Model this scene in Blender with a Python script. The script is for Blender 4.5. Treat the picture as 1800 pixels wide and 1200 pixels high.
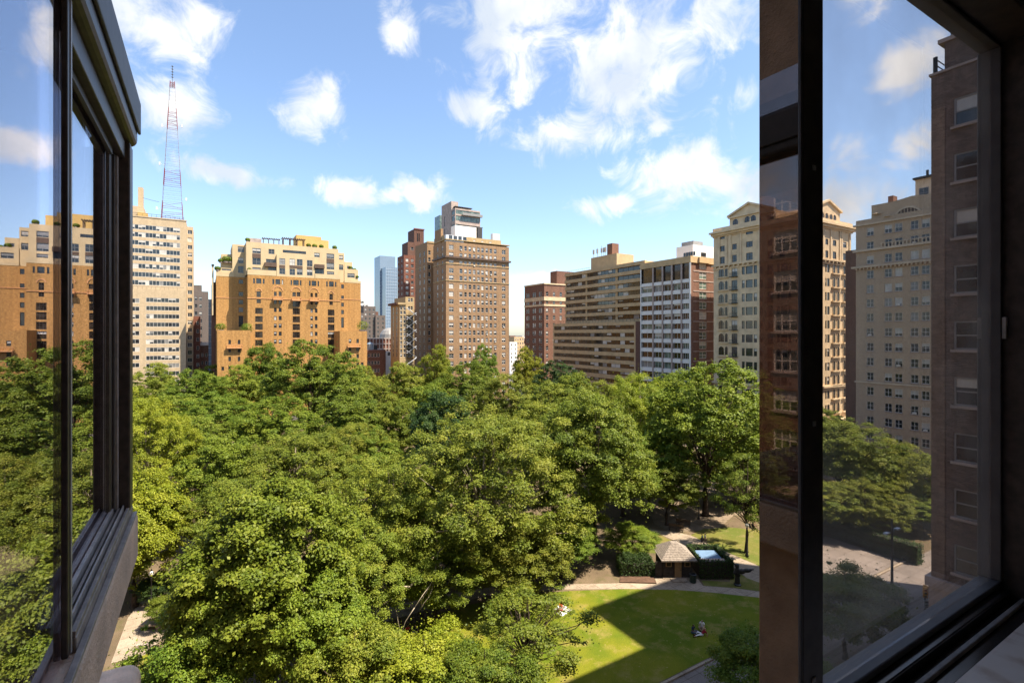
import bpy, bmesh, math, random
import numpy as np
from mathutils import Vector, Matrix, Euler
random.seed(7)
for o in list(bpy.data.objects): bpy.data.objects.remove(o)
S = bpy.context.scene
COL = S.collection
R = math.radians
# ------------------------------------------------------------------ camera
# world: x runs along the window wall (right), y straight out over the park, z up; street level is z = 0
F = 894.0; TH = 31.1; CX = 900.0; CY = 587.0; EYE = 30.0
cam_d = bpy.data.cameras.new('camera'); cam = bpy.data.objects.new('camera', cam_d); COL.objects.link(cam)
cam.location = (0, 0, EYE); cam.rotation_euler = (R(90), 0, R(-TH))
cam_d.sensor_width = 36; cam_d.lens = F / 1800 * 36; cam_d.shift_y = -13 / 1800
cam_d.clip_start = 0.02; cam_d.clip_end = 20000
S.camera = cam
# ------------------------------------------------------------------ sun, sky, exposure
SUN_EL, SUN_AZ = 60.0, 42.0          # azimuth measured from straight behind the window wall, towards the right
sdir = Vector((math.sin(R(SUN_AZ)) * math.cos(R(SUN_EL)), -math.cos(R(SUN_AZ)) * math.cos(R(SUN_EL)), math.sin(R(SUN_EL))))
ld = bpy.data.lights.new('sun', 'SUN'); sun = bpy.data.objects.new('sun', ld); COL.objects.link(sun)
ld.energy = 4.6; ld.angle = R(0.5); ld.color = (1.0, 0.91, 0.76)
sun.location = sdir * 300; sun.rotation_euler = (-sdir).to_track_quat('-Z', 'Y').to_euler()
S.view_settings.view_transform = 'Standard'; S.view_settings.look = 'None'
S.view_settings.gamma = 1.0; S.view_settings.use_curve_mapping = False
S.view_settings.exposure = 1.5
W = bpy.data.worlds.new('World'); S.world = W; W.use_nodes = True
wn = W.node_tree; wn.nodes.clear()
def N(t, typ, **kw):
    n = t.nodes.new(typ)
    for k, v in kw.items(): setattr(n, k, v)
    return n
sky = N(wn, 'ShaderNodeTexSky', sky_type='NISHITA', sun_disc=False)
sky.sun_elevation = R(SUN_EL); sky.sun_rotation = R(180 - SUN_AZ); sky.altitude = 50; sky.air_density = 1.0; sky.dust_density = 0.8; sky.ozone_density = 2.4
bg1 = N(wn, 'ShaderNodeBackground'); bg1.inputs[1].default_value = 0.098
wn.links.new(sky.outputs[0], bg1.inputs[0])
def pdir(px, py):
    a = math.atan((px - CX) / F) + R(TH)
    l = math.hypot(F, px - CX)
    v = Vector((math.sin(a) * l, math.cos(a) * l, CY - py)); return v.normalized()
tc = N(wn, 'ShaderNodeTexCoord')
nz1 = N(wn, 'ShaderNodeTexNoise'); nz1.inputs['Scale'].default_value = 13; nz1.inputs['Detail'].default_value = 9; nz1.inputs['Roughness'].default_value = 0.62; nz1.inputs['Distortion'].default_value = 0.6
nz2 = N(wn, 'ShaderNodeTexNoise'); nz2.inputs['Scale'].default_value = 2.3; nz2.inputs['Detail'].default_value = 4
for n_ in (nz1, nz2): wn.links.new(tc.outputs['Generated'], n_.inputs['Vector'])
def wmath(op, a, b=None, c=None):
    m = N(wn, 'ShaderNodeMath', operation=op)
    for i, x in enumerate((a, b, c)):
        if x is None: continue
        if isinstance(x, (int, float)): m.inputs[i].default_value = x
        else: wn.links.new(x, m.inputs[i])
    return m.outputs[0]
# cumulus banks: direction of the centre (from the photograph), half width and half height in pixels at the optical axis
CLOUDS = [(1130,110,185,100),(895,85,75,85),(905,25,110,40),(1000,238,100,33),(830,190,40,26),(700,48,28,42),(560,190,50,46),(270,45,125,62),(315,185,72,42),
          (405,302,82,21),(612,335,46,24),(745,342,44,23),(690,345,25,12),(1075,357,44,24),(1185,305,110,42),(1300,320,70,40),(1310,165,36,36),(1160,225,24,16),(1600,112,58,40),
          (1480,268,45,34),(1600,258,46,36),(1490,360,80,52),(940,488,46,11),(1100,520,60,7),
          (1950,200,160,60),(2300,120,220,90),(-150,260,150,40),(-420,90,220,90),(1700,-160,240,90),(600,-260,260,90),(-100,-200,180,80)]
mx = None
for (px, py, hw, hh) in CLOUDS:
    d = pdir(px, py)
    k = F / math.sqrt(F * F + (px - CX) ** 2 + (CY - py) ** 2)
    hw2, hh2 = hw / F * k * math.cos(math.atan((px - CX) / F)), hh / F * k
    mp = N(wn, 'ShaderNodeMapping', vector_type='TEXTURE')
    mp.inputs['Location'].default_value = d
    mp.inputs['Rotation'].default_value = (0, 0, math.atan2(d.y, d.x))
    mp.inputs['Scale'].default_value = (max(hw2, hh2) * 1.2, hw2 * 1.25, hh2 * 1.25)
    wn.links.new(tc.outputs['Generated'], mp.inputs['Vector'])
    ln = N(wn, 'ShaderNodeVectorMath', operation='LENGTH'); wn.links.new(mp.outputs[0], ln.inputs[0])
    v = wmath('SUBTRACT', 1.0, ln.outputs['Value'])
    mx = v if mx is None else wmath('MAXIMUM', mx, v)
mx = wmath('MAXIMUM', mx, -1.0)
nsum = wmath('ADD', wmath('MULTIPLY', nz1.outputs['Fac'], 3.3), wmath('MULTIPLY', nz2.outputs['Fac'], 0.7))
cl = wmath('ADD', wmath('MULTIPLY', mx, 1.0), wmath('SUBTRACT', nsum, 1.86))
mr = N(wn, 'ShaderNodeMapRange', interpolation_type='SMOOTHSTEP'); mr.inputs[1].default_value = 0.0; mr.inputs[2].default_value = 1.05
wn.links.new(cl, mr.inputs[0])
mask = wmath('MULTIPLY', mr.outputs[0], 0.93)
bg2 = N(wn, 'ShaderNodeBackground'); bg2.inputs[0].default_value = (1.0, 0.985, 0.965, 1); bg2.inputs[1].default_value = 0.46
nz3 = N(wn, 'ShaderNodeTexNoise'); nz3.inputs['Scale'].default_value = 7; nz3.inputs['Detail'].default_value = 6; wn.links.new(tc.outputs['Generated'], nz3.inputs['Vector'])
cr = N(wn, 'ShaderNodeValToRGB'); cr.color_ramp.elements[0].position = .36; cr.color_ramp.elements[0].color = (.62, .68, .76, 1); cr.color_ramp.elements[1].position = .60; cr.color_ramp.elements[1].color = (1, .985, .965, 1); wn.links.new(nz3.outputs['Fac'], cr.inputs[0]); wn.links.new(cr.outputs[0], bg2.inputs[0])
mixw = N(wn, 'ShaderNodeMixShader'); wo = N(wn, 'ShaderNodeOutputWorld')
wn.links.new(mask, mixw.inputs[0]); wn.links.new(bg1.outputs[0], mixw.inputs[1]); wn.links.new(bg2.outputs[0], mixw.inputs[2])
wn.links.new(mixw.outputs[0], wo.inputs[0])
# ------------------------------------------------------------------ pixel geometry helpers
def ang(px): return math.atan((px - CX) / F) + R(TH)
def U(px, v): return v * math.tan(ang(px))
def V(px, u): return u / math.tan(ang(px))
CT, ST = math.cos(R(TH)), math.sin(R(TH))
def depth(u, v): return u * ST + v * CT
def Zp(py, u, v): return EYE + (CY - py) * depth(u, v) / F
def ZV(px, py, v): return Zp(py, U(px, v), v)
def ZU(px, py, u): return Zp(py, u, V(px, u))
def gp(px, py, z=0.0):
    D = (EYE - z) * F / (py - CY); X = (px - CX) * D / F
    return Vector((X * CT + D * ST, -X * ST + D * CT, z))
def at(px, D, z=0.0):
    X = (px - CX) * D / F
    return Vector((X * CT + D * ST, -X * ST + D * CT, z))
# ------------------------------------------------------------------ materials
def newmat(name):
    m = bpy.data.materials.new(name); m.use_nodes = True
    t = m.node_tree; b = t.nodes['Principled BSDF']; return m, t, b
def setp(b, rough=0.8, spec=0.3, metal=0.0):
    b.inputs['Roughness'].default_value = rough; b.inputs['Specular IOR Level'].default_value = spec; b.inputs['Metallic'].default_value = metal
def lk(t, a, b): t.links.new(a, b)
def mix_col(t, fac, c1, c2, blend='MIX'):
    m = N(t, 'ShaderNodeMix', data_type='RGBA', blend_type=blend)
    for i, x in ((0, fac), (6, c1), (7, c2)):
        if hasattr(x, 'links'): lk(t, x, m.inputs[i])
        elif i == 0: m.inputs[0].default_value = x
        else: m.inputs[i].default_value = (*x, 1)
    return m.outputs[2]
def noise(t, vec, scale, detail=4, rough=0.55):
    n = N(t, 'ShaderNodeTexNoise'); n.inputs['Scale'].default_value = scale; n.inputs['Detail'].default_value = detail; n.inputs['Roughness'].default_value = rough
    if vec is not None: lk(t, vec, n.inputs['Vector'])
    return n.outputs['Fac']
def ramp(t, fac, p0, p1, c0=(0, 0, 0), c1=(1, 1, 1)):
    r = N(t, 'ShaderNodeValToRGB'); e = r.color_ramp.elements
    e[0].position = p0; e[0].color = (*c0, 1); e[1].position = p1; e[1].color = (*c1, 1); lk(t, fac, r.inputs[0]); return r.outputs[0]
def worldpos(t):
    g = N(t, 'ShaderNodeNewGeometry'); return g.outputs['Position']
def plain(name, c, rough=0.8, spec=0.3, var=0.12, scale=1.2, metal=0.0, bump=0.0):
    m, t, b = newmat(name); setp(b, rough, spec, metal); p = worldpos(t)
    f = noise(t, p, scale, 5)
    dark = tuple(x * (1 - var * 1.6) for x in c); lite = tuple(min(1, x * (1 + var)) for x in c)
    lk(t, ramp(t, f, 0.3, 0.7, dark, lite), b.inputs['Base Color'])
    if bump:
        bp = N(t, 'ShaderNodeBump'); bp.inputs['Strength'].default_value = bump; bp.inputs['Distance'].default_value = 0.02
        lk(t, noise(t, p, scale * 12, 5), bp.inputs['Height']); lk(t, bp.outputs[0], b.inputs['Normal'])
    return m
def brick(name, c, c2, mortar, var=0.15, bw=0.22, bh=0.075, bumpy=True):
    m, t, b = newmat(name); setp(b, 0.85, 0.2); p = worldpos(t)
    sp = N(t, 'ShaderNodeSeparateXYZ'); lk(t, p, sp.inputs[0])
    ad = N(t, 'ShaderNodeMath', operation='ADD'); lk(t, sp.outputs[0], ad.inputs[0]); lk(t, sp.outputs[1], ad.inputs[1])
    cb = N(t, 'ShaderNodeCombineXYZ'); lk(t, ad.outputs[0], cb.inputs[0]); lk(t, sp.outputs[2], cb.inputs[1])
    br = N(t, 'ShaderNodeTexBrick'); lk(t, cb.outputs[0], br.inputs['Vector'])
    br.inputs['Color1'].default_value = (*c, 1); br.inputs['Color2'].default_value = (*c2, 1); br.inputs['Mortar'].default_value = (*mortar, 1)
    br.inputs['Scale'].default_value = 1.0; br.inputs['Brick Width'].default_value = bw; br.inputs['Row Height'].default_value = bh
    br.inputs['Mortar Size'].default_value = bh * 0.11; br.inputs['Mortar Smooth'].default_value = 0.3
    st = N(t, 'ShaderNodeMapping'); st.inputs['Scale'].default_value = (0.9, 0.9, 0.04); lk(t, p, st.inputs[0])
    f1 = ramp(t, noise(t, p, 1.7, 8, 0.78), 0.3, 0.7, (1 - var * 2.0,) * 3, (1 + var * 0.9,) * 3)
    f2 = ramp(t, noise(t, st.outputs[0], 1.0, 5, 0.6), 0.35, 0.65, (1 - var,) * 3, (1.0,) * 3)
    lk(t, mix_col(t, 1.0, mix_col(t, 1.0, br.outputs[0], f1, 'MULTIPLY'), f2, 'MULTIPLY'), b.inputs['Base Color'])
    return m
def glass_far(name, tint=(0.02, 0.025, 0.03), rough=0.06):
    m, t, b = newmat(name); setp(b, rough, 0.6); p = worldpos(t)
    lk(t, ramp(t, noise(t, p, 0.6, 3), 0.35, 0.7, tuple(x * 0.5 for x in tint), tuple(x * 1.8 for x in tint)), b.inputs['Base Color']); return m
M = {}
M['orange'] = brick('orange_brick', (0.52, 0.265, 0.082), (0.40, 0.19, 0.055), (0.49, 0.31, 0.13), 0.24)
M['orange_trim'] = plain('orange_terracotta', (0.50, 0.25, 0.11))
M['stucco'] = plain('cream_stucco', (0.50, 0.38, 0.22), 0.85, 0.2, 0.06, 0.4)
M['stucco_y'] = plain('ochre_stucco', (0.52, 0.335, 0.115), 0.85, 0.2, 0.06, 0.4)
M['beige'] = brick('pale_beige_brick', (0.53, 0.40, 0.25), (0.47, 0.345, 0.21), (0.50, 0.39, 0.26), 0.12)
M['tan'] = brick('tan_brick', (0.36, 0.215, 0.115), (0.29, 0.165, 0.085), (0.36, 0.25, 0.15), 0.2)
M['tan_l'] = brick('light_tan_brick', (0.47, 0.335, 0.17), (0.40, 0.27, 0.135), (0.44, 0.34, 0.19), 0.16)
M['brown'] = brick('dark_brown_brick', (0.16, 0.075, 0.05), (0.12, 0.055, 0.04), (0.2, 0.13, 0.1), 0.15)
M['redb'] = brick('red_brown_brick', (0.235, 0.085, 0.052), (0.18, 0.062, 0.04), (0.23, 0.135, 0.095), 0.18)
M['brick_r'] = brick('warm_red_brick', (0.25, 0.118, 0.075), (0.19, 0.088, 0.056), (0.25, 0.165, 0.12), 0.18)
M['brick_t'] = brick('tower_brick', (0.215, 0.14, 0.108), (0.125, 0.078, 0.06), (0.25, 0.195, 0.16), 0.25, .34, .11)
M['brick_tl'] = brick('tower_brick_light', (0.31, 0.20, 0.14), (0.22, 0.135, 0.092), (0.29, 0.22, 0.17), 0.22, .34, .11)
M['greyb'] = brick('grey_brown_brick', (0.16, 0.125, 0.105), (0.13, 0.10, 0.085), (0.18, 0.15, 0.13), 0.15)
M['band'] = plain('tan_concrete_band', (0.50, 0.345, 0.185), 0.85, 0.2, 0.1, 0.5)
M['limestone'] = plain('cream_limestone', (0.63, 0.475, 0.295), 0.8, 0.25, 0.13, 0.5)
M['taupe'] = brick('taupe_brick', (0.58, 0.425, 0.285), (0.51, 0.365, 0.24), (0.56, 0.43, 0.295), 0.12)
M['taupe_s'] = plain('taupe_stone', (0.62, 0.49, 0.35), 0.8, 0.25, 0.12, 0.6)
M['whitep'] = plain('white_panel', (0.72, 0.67, 0.61), 0.6, 0.4, 0.05, 0.4)
M['white_roof'] = plain('white_render', (0.80, 0.76, 0.70), 0.8, 0.3, 0.04, 0.3)
M['concrete'] = plain('weathered_concrete', (0.72, 0.54, 0.40), 0.9, 0.2, 0.16, 6.0, bump=0.5)
M['stone_pink'] = plain('pink_grey_stone', (0.40, 0.31, 0.26), 0.8, 0.25, 0.15, 0.7)
M['dkmetal'] = plain('dark_metal', (0.045, 0.04, 0.038), 0.5, 0.4, 0.2, 2)
M['iron'] = plain('black_iron', (0.02, 0.02, 0.02), 0.5, 0.4, 0.2, 4)
M['spandrel'] = plain('brown_spandrel', (0.10, 0.062, 0.042), 0.6, 0.3)
M['roofgrey'] = plain('grey_roofing', (0.22, 0.20, 0.18), 0.9, 0.2, 0.2, 0.5)
M['steel'] = plain('pale_steel', (0.55, 0.56, 0.58), 0.35, 0.5, 0.08, 0.2)
M['curtain'] = plain('blue_curtain_glass', (0.17, 0.225, 0.29), .18, .5, .06, .05)
M['curtain_band'] = plain('pale_blue_band', (0.27, 0.325, 0.39), .35, .4, .05, .1)
M['glass'] = glass_far('dark_window_glass')
M['glass_b'] = glass_far('bronze_window_glass', (0.03, 0.022, 0.016))
M['glass_g'] = glass_far('green_grey_glass', (0.10, 0.135, 0.11), 0.1)
M['blind'] = plain('pale_blind_behind_glass', (0.50, 0.46, 0.40), 0.25, 0.5, 0.1, 0.9)
M['blind_d'] = plain('grey_blind_behind_glass', (0.22, 0.21, 0.195), 0.2, 0.5, 0.15, 0.9)
M['fr_white'] = plain('white_window_frame', (0.66, 0.61, 0.54), 0.6, 0.3, 0.05)
M['fr_dark'] = plain('dark_window_frame', (0.05, 0.043, 0.038), 0.5, 0.4, 0.1)
M['fr_grey'] = plain('grey_window_frame', (0.24, 0.225, 0.21), 0.5, 0.4, 0.1)
M['red_paint'] = plain('red_mast_paint', (0.18, 0.02, 0.016), 0.6, 0.3)
M['white_paint'] = plain('white_mast_paint', (0.20, 0.18, 0.17), 0.6, 0.3)
# ------------------------------------------------------------------ mesh helpers
class MB:
    def __init__(s): s.v = []; s.f = []; s.m = []
    def poly(s, pts, mi=0):
        i = len(s.v); s.v += [tuple(p) for p in pts]; s.f.append(tuple(range(i, i + len(pts)))); s.m.append(mi); return s
    def box(s, x0, x1, y0, y1, z0, z1, mi=0):
        i = len(s.v)
        s.v += [(x0,y0,z0),(x1,y0,z0),(x1,y1,z0),(x0,y1,z0),(x0,y0,z1),(x1,y0,z1),(x1,y1,z1),(x0,y1,z1)]
        for q in ((3,2,1,0),(4,5,6,7),(0,1,5,4),(1,2,6,5),(2,3,7,6),(3,0,4,7)):
            s.f.append(tuple(i + k for k in q)); s.m.append(mi)
        return s
    def prism(s, pts, z0, z1, mi=0):
        n = len(pts); i = len(s.v)
        s.v += [(p[0], p[1], z0) for p in pts] + [(p[0], p[1], z1) for p in pts]
        s.f.append(tuple(i + n - 1 - k for k in range(n))); s.f.append(tuple(i + n + k for k in range(n))); s.m += [mi, mi]
        for k in range(n):
            j = (k + 1) % n; s.f.append((i + k, i + j, i + n + j, i + n + k)); s.m.append(mi)
        return s
    def tube(s, pts, rad, n=6, mi=0, cap=True):
        pts = [Vector(p) for p in pts]; rr = rad if isinstance(rad, (list, tuple)) else [rad] * len(pts)
        i0 = len(s.v)
        for k, p in enumerate(pts):
            d = (pts[min(k + 1, len(pts) - 1)] - pts[max(k - 1, 0)]).normalized()
            a = d.cross(Vector((0, 0, 1)))
            if a.length < 1e-3: a = Vector((1, 0, 0))
            a.normalize(); b_ = d.cross(a).normalized()
            for j in range(n):
                t = 2 * math.pi * j / n; s.v.append(tuple(p + (a * math.cos(t) + b_ * math.sin(t)) * rr[k]))
        for k in range(len(pts) - 1):
            for j in range(n):
                q = (j + 1) % n
                s.f.append((i0 + k * n + j, i0 + (k + 1) * n + j, i0 + (k + 1) * n + q, i0 + k * n + q)); s.m.append(mi)
        if cap:
            s.f.append(tuple(i0 + n - 1 - j for j in range(n))[::-1]); s.f.append(tuple(i0 + (len(pts) - 1) * n + j for j in range(n))[::-1]); s.m += [mi, mi]
        return s
    def lathe(s, prof, n=14, c=(0, 0, 0), mi=0):
        i0 = len(s.v)
        for (r, z) in prof:
            for j in range(n):
                t = 2 * math.pi * j / n; s.v.append((c[0] + r * math.cos(t), c[1] + r * math.sin(t), c[2] + z))
        for k in range(len(prof) - 1):
            for j in range(n):
                q = (j + 1) % n
                s.f.append((i0 + k * n + j, i0 + k * n + q, i0 + (k + 1) * n + q, i0 + (k + 1) * n + j)); s.m.append(mi)
        return s
    def mesh(s, name, mats):
        me = bpy.data.meshes.new(name); me.from_pydata(s.v, [], s.f)
        for m in (mats if isinstance(mats, (list, tuple)) else [mats]): me.materials.append(m)
        if any(s.m): me.polygons.foreach_set('material_index', s.m)
        me.update(); return me
    def build(s, name, mats, parent=None, loc=(0, 0, 0), rz=0.0, smooth=False):
        me = s.mesh(name, mats)
        if smooth: me.polygons.foreach_set('use_smooth', [True] * len(me.polygons))
        return link(name, me, parent, loc, rz)
def link(name, me, parent=None, loc=(0, 0, 0), rz=0.0):
    o = bpy.data.objects.new(name, me); COL.objects.link(o); o.location = loc
    if rz: o.rotation_euler = (0, 0, rz)
    if parent is not None: o.parent = parent
    return o
def tag(o, label, cat, group=None):
    o['label'] = label; o['category'] = cat
    if group: o['group'] = group
    return o
def thing(name, label, cat, loc=(0, 0, 0), rz=0.0, group=None):
    o = link(name, None, None, loc, rz); return tag(o, label, cat, group)
def structure(o): o['kind'] = 'structure'; return o
def stuff(o): o['kind'] = 'stuff'; return o
# ------------------------------------------------------------------ windows and facades
_wc = {}
def win_mesh(w, h, nx, nz, fr, fw, mat):
    """frame in the plane y=0 (outside towards -y), origin at the bottom centre"""
    k = ('f', round(w, 2), round(h, 2), nx, nz, mat, fw)
    if k not in _wc:
        b = MB(); d0, d1 = -0.05, 0.05
        b.box(-w/2, -w/2 + fw, d0, d1, 0, h); b.box(w/2 - fw, w/2, d0, d1, 0, h)
        b.box(-w/2 + fw, w/2 - fw, d0, d1, 0, fw); b.box(-w/2 + fw, w/2 - fw, d0, d1, h - fw, h)
        for i in range(1, nx): x = -w/2 + w * i / nx; b.box(x - fw*.4, x + fw*.4, d0 + .01, d1, fw, h - fw)
        for i in range(1, nz): z = h * i / nz; b.box(-w/2 + fw, w/2 - fw, d0 + .013, d1 - .003, z - fw*.4, z + fw*.4)
        _wc[k] = b.mesh('window', M[mat])
    return _wc[k]
def pane_mesh(w, h, gl, blind, frac):
    k = ('p', round(w, 2), round(h, 2), gl, blind, frac)
    if k not in _wc:
        b = MB(); zs = h * (1 - frac)
        if zs > 0.02: b.box(-w/2, w/2, -.012, .012, 0, zs, 0)
        if frac > 0.02: b.box(-w/2, w/2, -.010, .010, zs + (.001 if zs > .02 else 0), h, 1)
        _wc[k] = b.mesh('pane', [M[gl], M[blind or 'blind']])
    return _wc[k]
def window(parent, x, y, z, rz, w, h, nx=1, nz=2, fr='fr_white', fw=0.09, gl='glass', pb=0.4, name='window', ac=0.0, sillw=False):
    o = link(name, win_mesh(w, h, nx, nz, fr, fw, fr), parent, (x, y, z), rz)
    r = random.random(); frac = 0.0; bl = 'blind'
    if r < pb: frac = random.choice((0.35, 0.5, 0.5, 0.7, 1.0))
    if random.random() < 0.35: bl = 'blind_d'
    link('pane', pane_mesh(w - fw, h - fw, gl, bl if frac else None, frac), o, (0, 0.018, fw/2))
    if ac and random.random() < ac:
        if 'ac' not in _wc: b_ = MB(); b_.box(-.34, .34, -.42, -.06, 0, .42); b_.box(-.30, .30, -.44, -.421, .05, .37); _wc['ac'] = b_.mesh('air_conditioner', M['fr_white'])
        link('air_conditioner', _wc['ac'], o, (0, 0, fw))
    if sillw:
        k = ('s', round(w, 2)); 
        if k not in _wc: _wc[k] = MB().box(-w/2 - .12, w/2 + .12, -.28, -.051, -.16, .0).mesh('sill', M['stone_pink'])
        link('sill', _wc[k], o)
    return o
class Building:
    def __init__(s, name, label, x, y, cat='building', group=None):
        s.x, s.y = x, y; s.root = thing(name, label, cat, (x, y, 0), 0, group)
    def block(s, x0, x1, y0, y1, z0, z1, mat, front=(), left=(), right=(), name='wall', rev=0.22, roof='roofgrey', trim=None):
        """world extents; openings are dicts s0,s1,z0,z1 (s = world x on the front, world y on the sides) plus window options"""
        b = MB(); ox, oy = s.x, s.y
        faces = (('front', front), ('left', left), ('right', right))
        for side, ops in faces:
            a0, a1 = (x0, x1) if side == 'front' else (y0, y1)
            def P(a, z, dep=0.0):
                if side == 'front': return (a - ox, y0 + dep - oy, z)
                if side == 'left': return (x0 + dep - ox, a - oy, z)
                return (x1 - dep - ox, a - oy, z)
            flip = side == 'left'
            ops = [o for o in ops if o['s1'] > o['s0'] and o['z1'] > z0 and o['s0'] > a0 + .02 and o['s1'] < a1 - .02 and o['z1'] < z1 - .02 and o['z0'] > z0 + .02]
            ss = sorted(set([a0, a1] + [round(o[k], 3) for o in ops for k in ('s0', 's1')]))
            zz = sorted(set([z0, z1] + [round(o[k], 3) for o in ops for k in ('z0', 'z1')]))
            sm = (np.array(ss[:-1]) + np.array(ss[1:])) / 2; zm = (np.array(zz[:-1]) + np.array(zz[1:])) / 2
            hole = np.zeros((len(sm), len(zm)), bool)
            for o in ops:
                hole |= ((sm > o['s0']) & (sm < o['s1']))[:, None] & ((zm > o['z0']) & (zm < o['z1']))[None, :]
            base = len(b.v); nzv = len(zz)
            for a in ss:
                for z in zz: b.v.append(P(a, z))
            for i in range(len(sm)):
                for j in range(len(zm)):
                    if hole[i, j]: continue
                    q = (base + i*nzv + j, base + (i+1)*nzv + j, base + (i+1)*nzv + j + 1, base + i*nzv + j + 1)
                    b.f.append(q[::-1] if flip else q); b.m.append(0)
            for o in ops:
                r = o.get('rev', rev); c = [(o['s0'], o['z0']), (o['s1'], o['z0']), (o['s1'], o['z1']), (o['s0'], o['z1'])]
                for k in range(4):
                    p, q = c[k], c[(k + 1) % 4]
                    b.poly([P(*p), P(*p, r), P(*q, r), P(*q)][::(-1 if flip else 1)], 0)
                if o.get('blank'):
                    b.poly([P(c[0][0], c[0][1], r), P(c[1][0], c[1][1], r), P(c[2][0], c[2][1], r), P(c[3][0], c[3][1], r)][::(-1 if flip else 1)], 0)
        X0, X1, Y0, Y1 = x0 - ox, x1 - ox, y0 - oy, y1 - oy
        b.poly([(X1, Y1, z0), (X0, Y1, z0), (X0, Y1, z1), (X1, Y1, z1)])
        b.poly([(X0, Y0, z1), (X1, Y0, z1), (X1, Y1, z1), (X0, Y1, z1)], 1)
        w = b.build(name, [M[mat], M[roof]], s.root)
        for side, ops in faces:
            for o in ops:
                if o.get('nowin'): continue
                a0, a1 = (x0, x1) if side == 'front' else (y0, y1)
                if not (o['s0'] > a0 + .02 and o['s1'] < a1 - .02 and o['z1'] < z1 - .02 and o['z0'] > z0 + .02): continue
                r = o.get('rev', rev); c = (o['s0'] + o['s1']) / 2; wd = o['s1'] - o['s0']; h = o['z1'] - o['z0']
                if side == 'front': pos, rz = (c - ox, y0 + r - .06 - oy, o['z0']), 0.0
                elif side == 'left': pos, rz = (x0 + r - .06 - ox, c - oy, o['z0']), -math.pi / 2
                else: pos, rz = (x1 - r + .06 - ox, c - oy, o['z0']), math.pi / 2
                if o.get('strip'):
                    n = o['strip']; fo = link('window', win_mesh(wd, h, n, 1, 0, .08, o.get('fr', 'fr_grey')), s.root, pos, rz)
                    pw = wd / n
                    for i in range(n):
                        fr_ = random.choice((0, 0, 0, .4, .6, 1)) if random.random() < o.get('pb', .6) else 0
                        link('pane', pane_mesh(pw - .02, h - .08, o.get('gl', 'glass'), random.choice(('blind', 'blind', 'blind_d')) if fr_ else None, fr_), fo, (-wd/2 + pw*(i + .5), .018, .04))
                else:
                    window(s.root, *pos, rz, wd, h, o.get('nx', 1), o.get('nz', 2), o.get('fr', 'fr_white'), o.get('fw', .09), o.get('gl', 'glass'), o.get('pb', .4), ac=o.get('ac', 0), sillw=o.get('sill', False))
        return w
    def part(s, name, mb, mat):      # mb in world coordinates
        mb.v = [(p[0] - s.x, p[1] - s.y, p[2]) for p in mb.v]
        return mb.build(name, [M[m] for m in mat] if isinstance(mat, (list, tuple)) else M[mat], s.root)
    def bx(s, name, x0, x1, y0, y1, z0, z1, mat): return s.part(name, MB().box(x0, x1, y0, y1, z0, z1), mat)
def op(s0, s1, z0, z1, **k): return dict(s0=min(s0, s1), s1=max(s0, s1), z0=min(z0, z1), z1=max(z0, z1), **k)
def grid(cols, w, rows, h, **k):
    return [op(c - w/2, c + w/2, r - h/2, r + h/2, **k) for c in cols for r in rows]
# ================================================================== THE SETTING
def sheet(name, pts, z, mat):
    b = MB(); b.poly([(p[0], p[1], z) for p in pts]); return structure(b.build(name, mat))
def ground_mat(name, c1, c2, c3, s1=0.15, s2=2.0, rough=0.95, bump=0.6, joint=0, litter=False):
    m, t, b = newmat(name); setp(b, rough, 0.15); p = worldpos(t)
    a = mix_col(t, ramp(t, noise(t, p, s1, 5, 0.6), 0.42, 0.62), c1, c2)
    a = mix_col(t, ramp(t, noise(t, p, s2, 6, 0.7), 0.5, 0.75), a, c3)
    f = noise(t, p, 14, 4, 0.7)
    a = mix_col(t, 1.0, a, ramp(t, f, 0.3, 0.7, (0.58,) * 3, (1.3,) * 3), 'MULTIPLY')
    if joint:
        bj = N(t, 'ShaderNodeTexBrick'); bj.offset = 0.0; bj.inputs['Scale'].default_value = 1.0; bj.inputs['Brick Width'].default_value = joint; bj.inputs['Row Height'].default_value = joint; bj.inputs['Mortar Size'].default_value = .025; bj.inputs['Mortar Smooth'].default_value = .2
        bj.inputs['Color1'].default_value = (1, 1, 1, 1); bj.inputs['Color2'].default_value = (.88, .87, .86, 1); bj.inputs['Mortar'].default_value = (.45, .42, .4, 1); lk(t, p, bj.inputs['Vector'])
        a = mix_col(t, 1.0, a, bj.outputs[0], 'MULTIPLY')
    if litter:
        vo = N(t, 'ShaderNodeTexVoronoi'); vo.inputs['Scale'].default_value = 1.6; lk(t, p, vo.inputs['Vector'])
        a = mix_col(t, ramp(t, vo.outputs['Distance'], .06, .12, (1, 1, 1), (0, 0, 0)), a, (.30, .21, .09))
    lk(t, a, b.inputs['Base Color'])
    bp = N(t, 'ShaderNodeBump'); bp.inputs['Strength'].default_value = bump; bp.inputs['Distance'].default_value = 0.06
    lk(t, f, bp.inputs['Height']); lk(t, bp.outputs[0], b.inputs['Normal']); return m
M['city'] = ground_mat('city_ground', (0.10, 0.095, 0.09), (0.16, 0.14, 0.12), (0.07, 0.08, 0.05), 0.01, 0.05)
M['asphalt'] = ground_mat('asphalt', (0.062, 0.058, 0.056), (0.085, 0.078, 0.074), (0.05, 0.048, 0.046), 0.2, 3, 0.85, 0.2)
M['sidewalk'] = ground_mat('sidewalk_concrete', (0.25, 0.205, 0.175), (0.20, 0.165, 0.14), (0.16, 0.135, 0.115), 0.25, 1.5, 0.9, 0.2, joint=1.5)
M['path'] = ground_mat('park_path', (0.36, 0.285, 0.21), (0.30, 0.235, 0.17), (0.22, 0.17, 0.12), 0.3, 1.2, 0.9, 0.2, joint=1.9)
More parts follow.
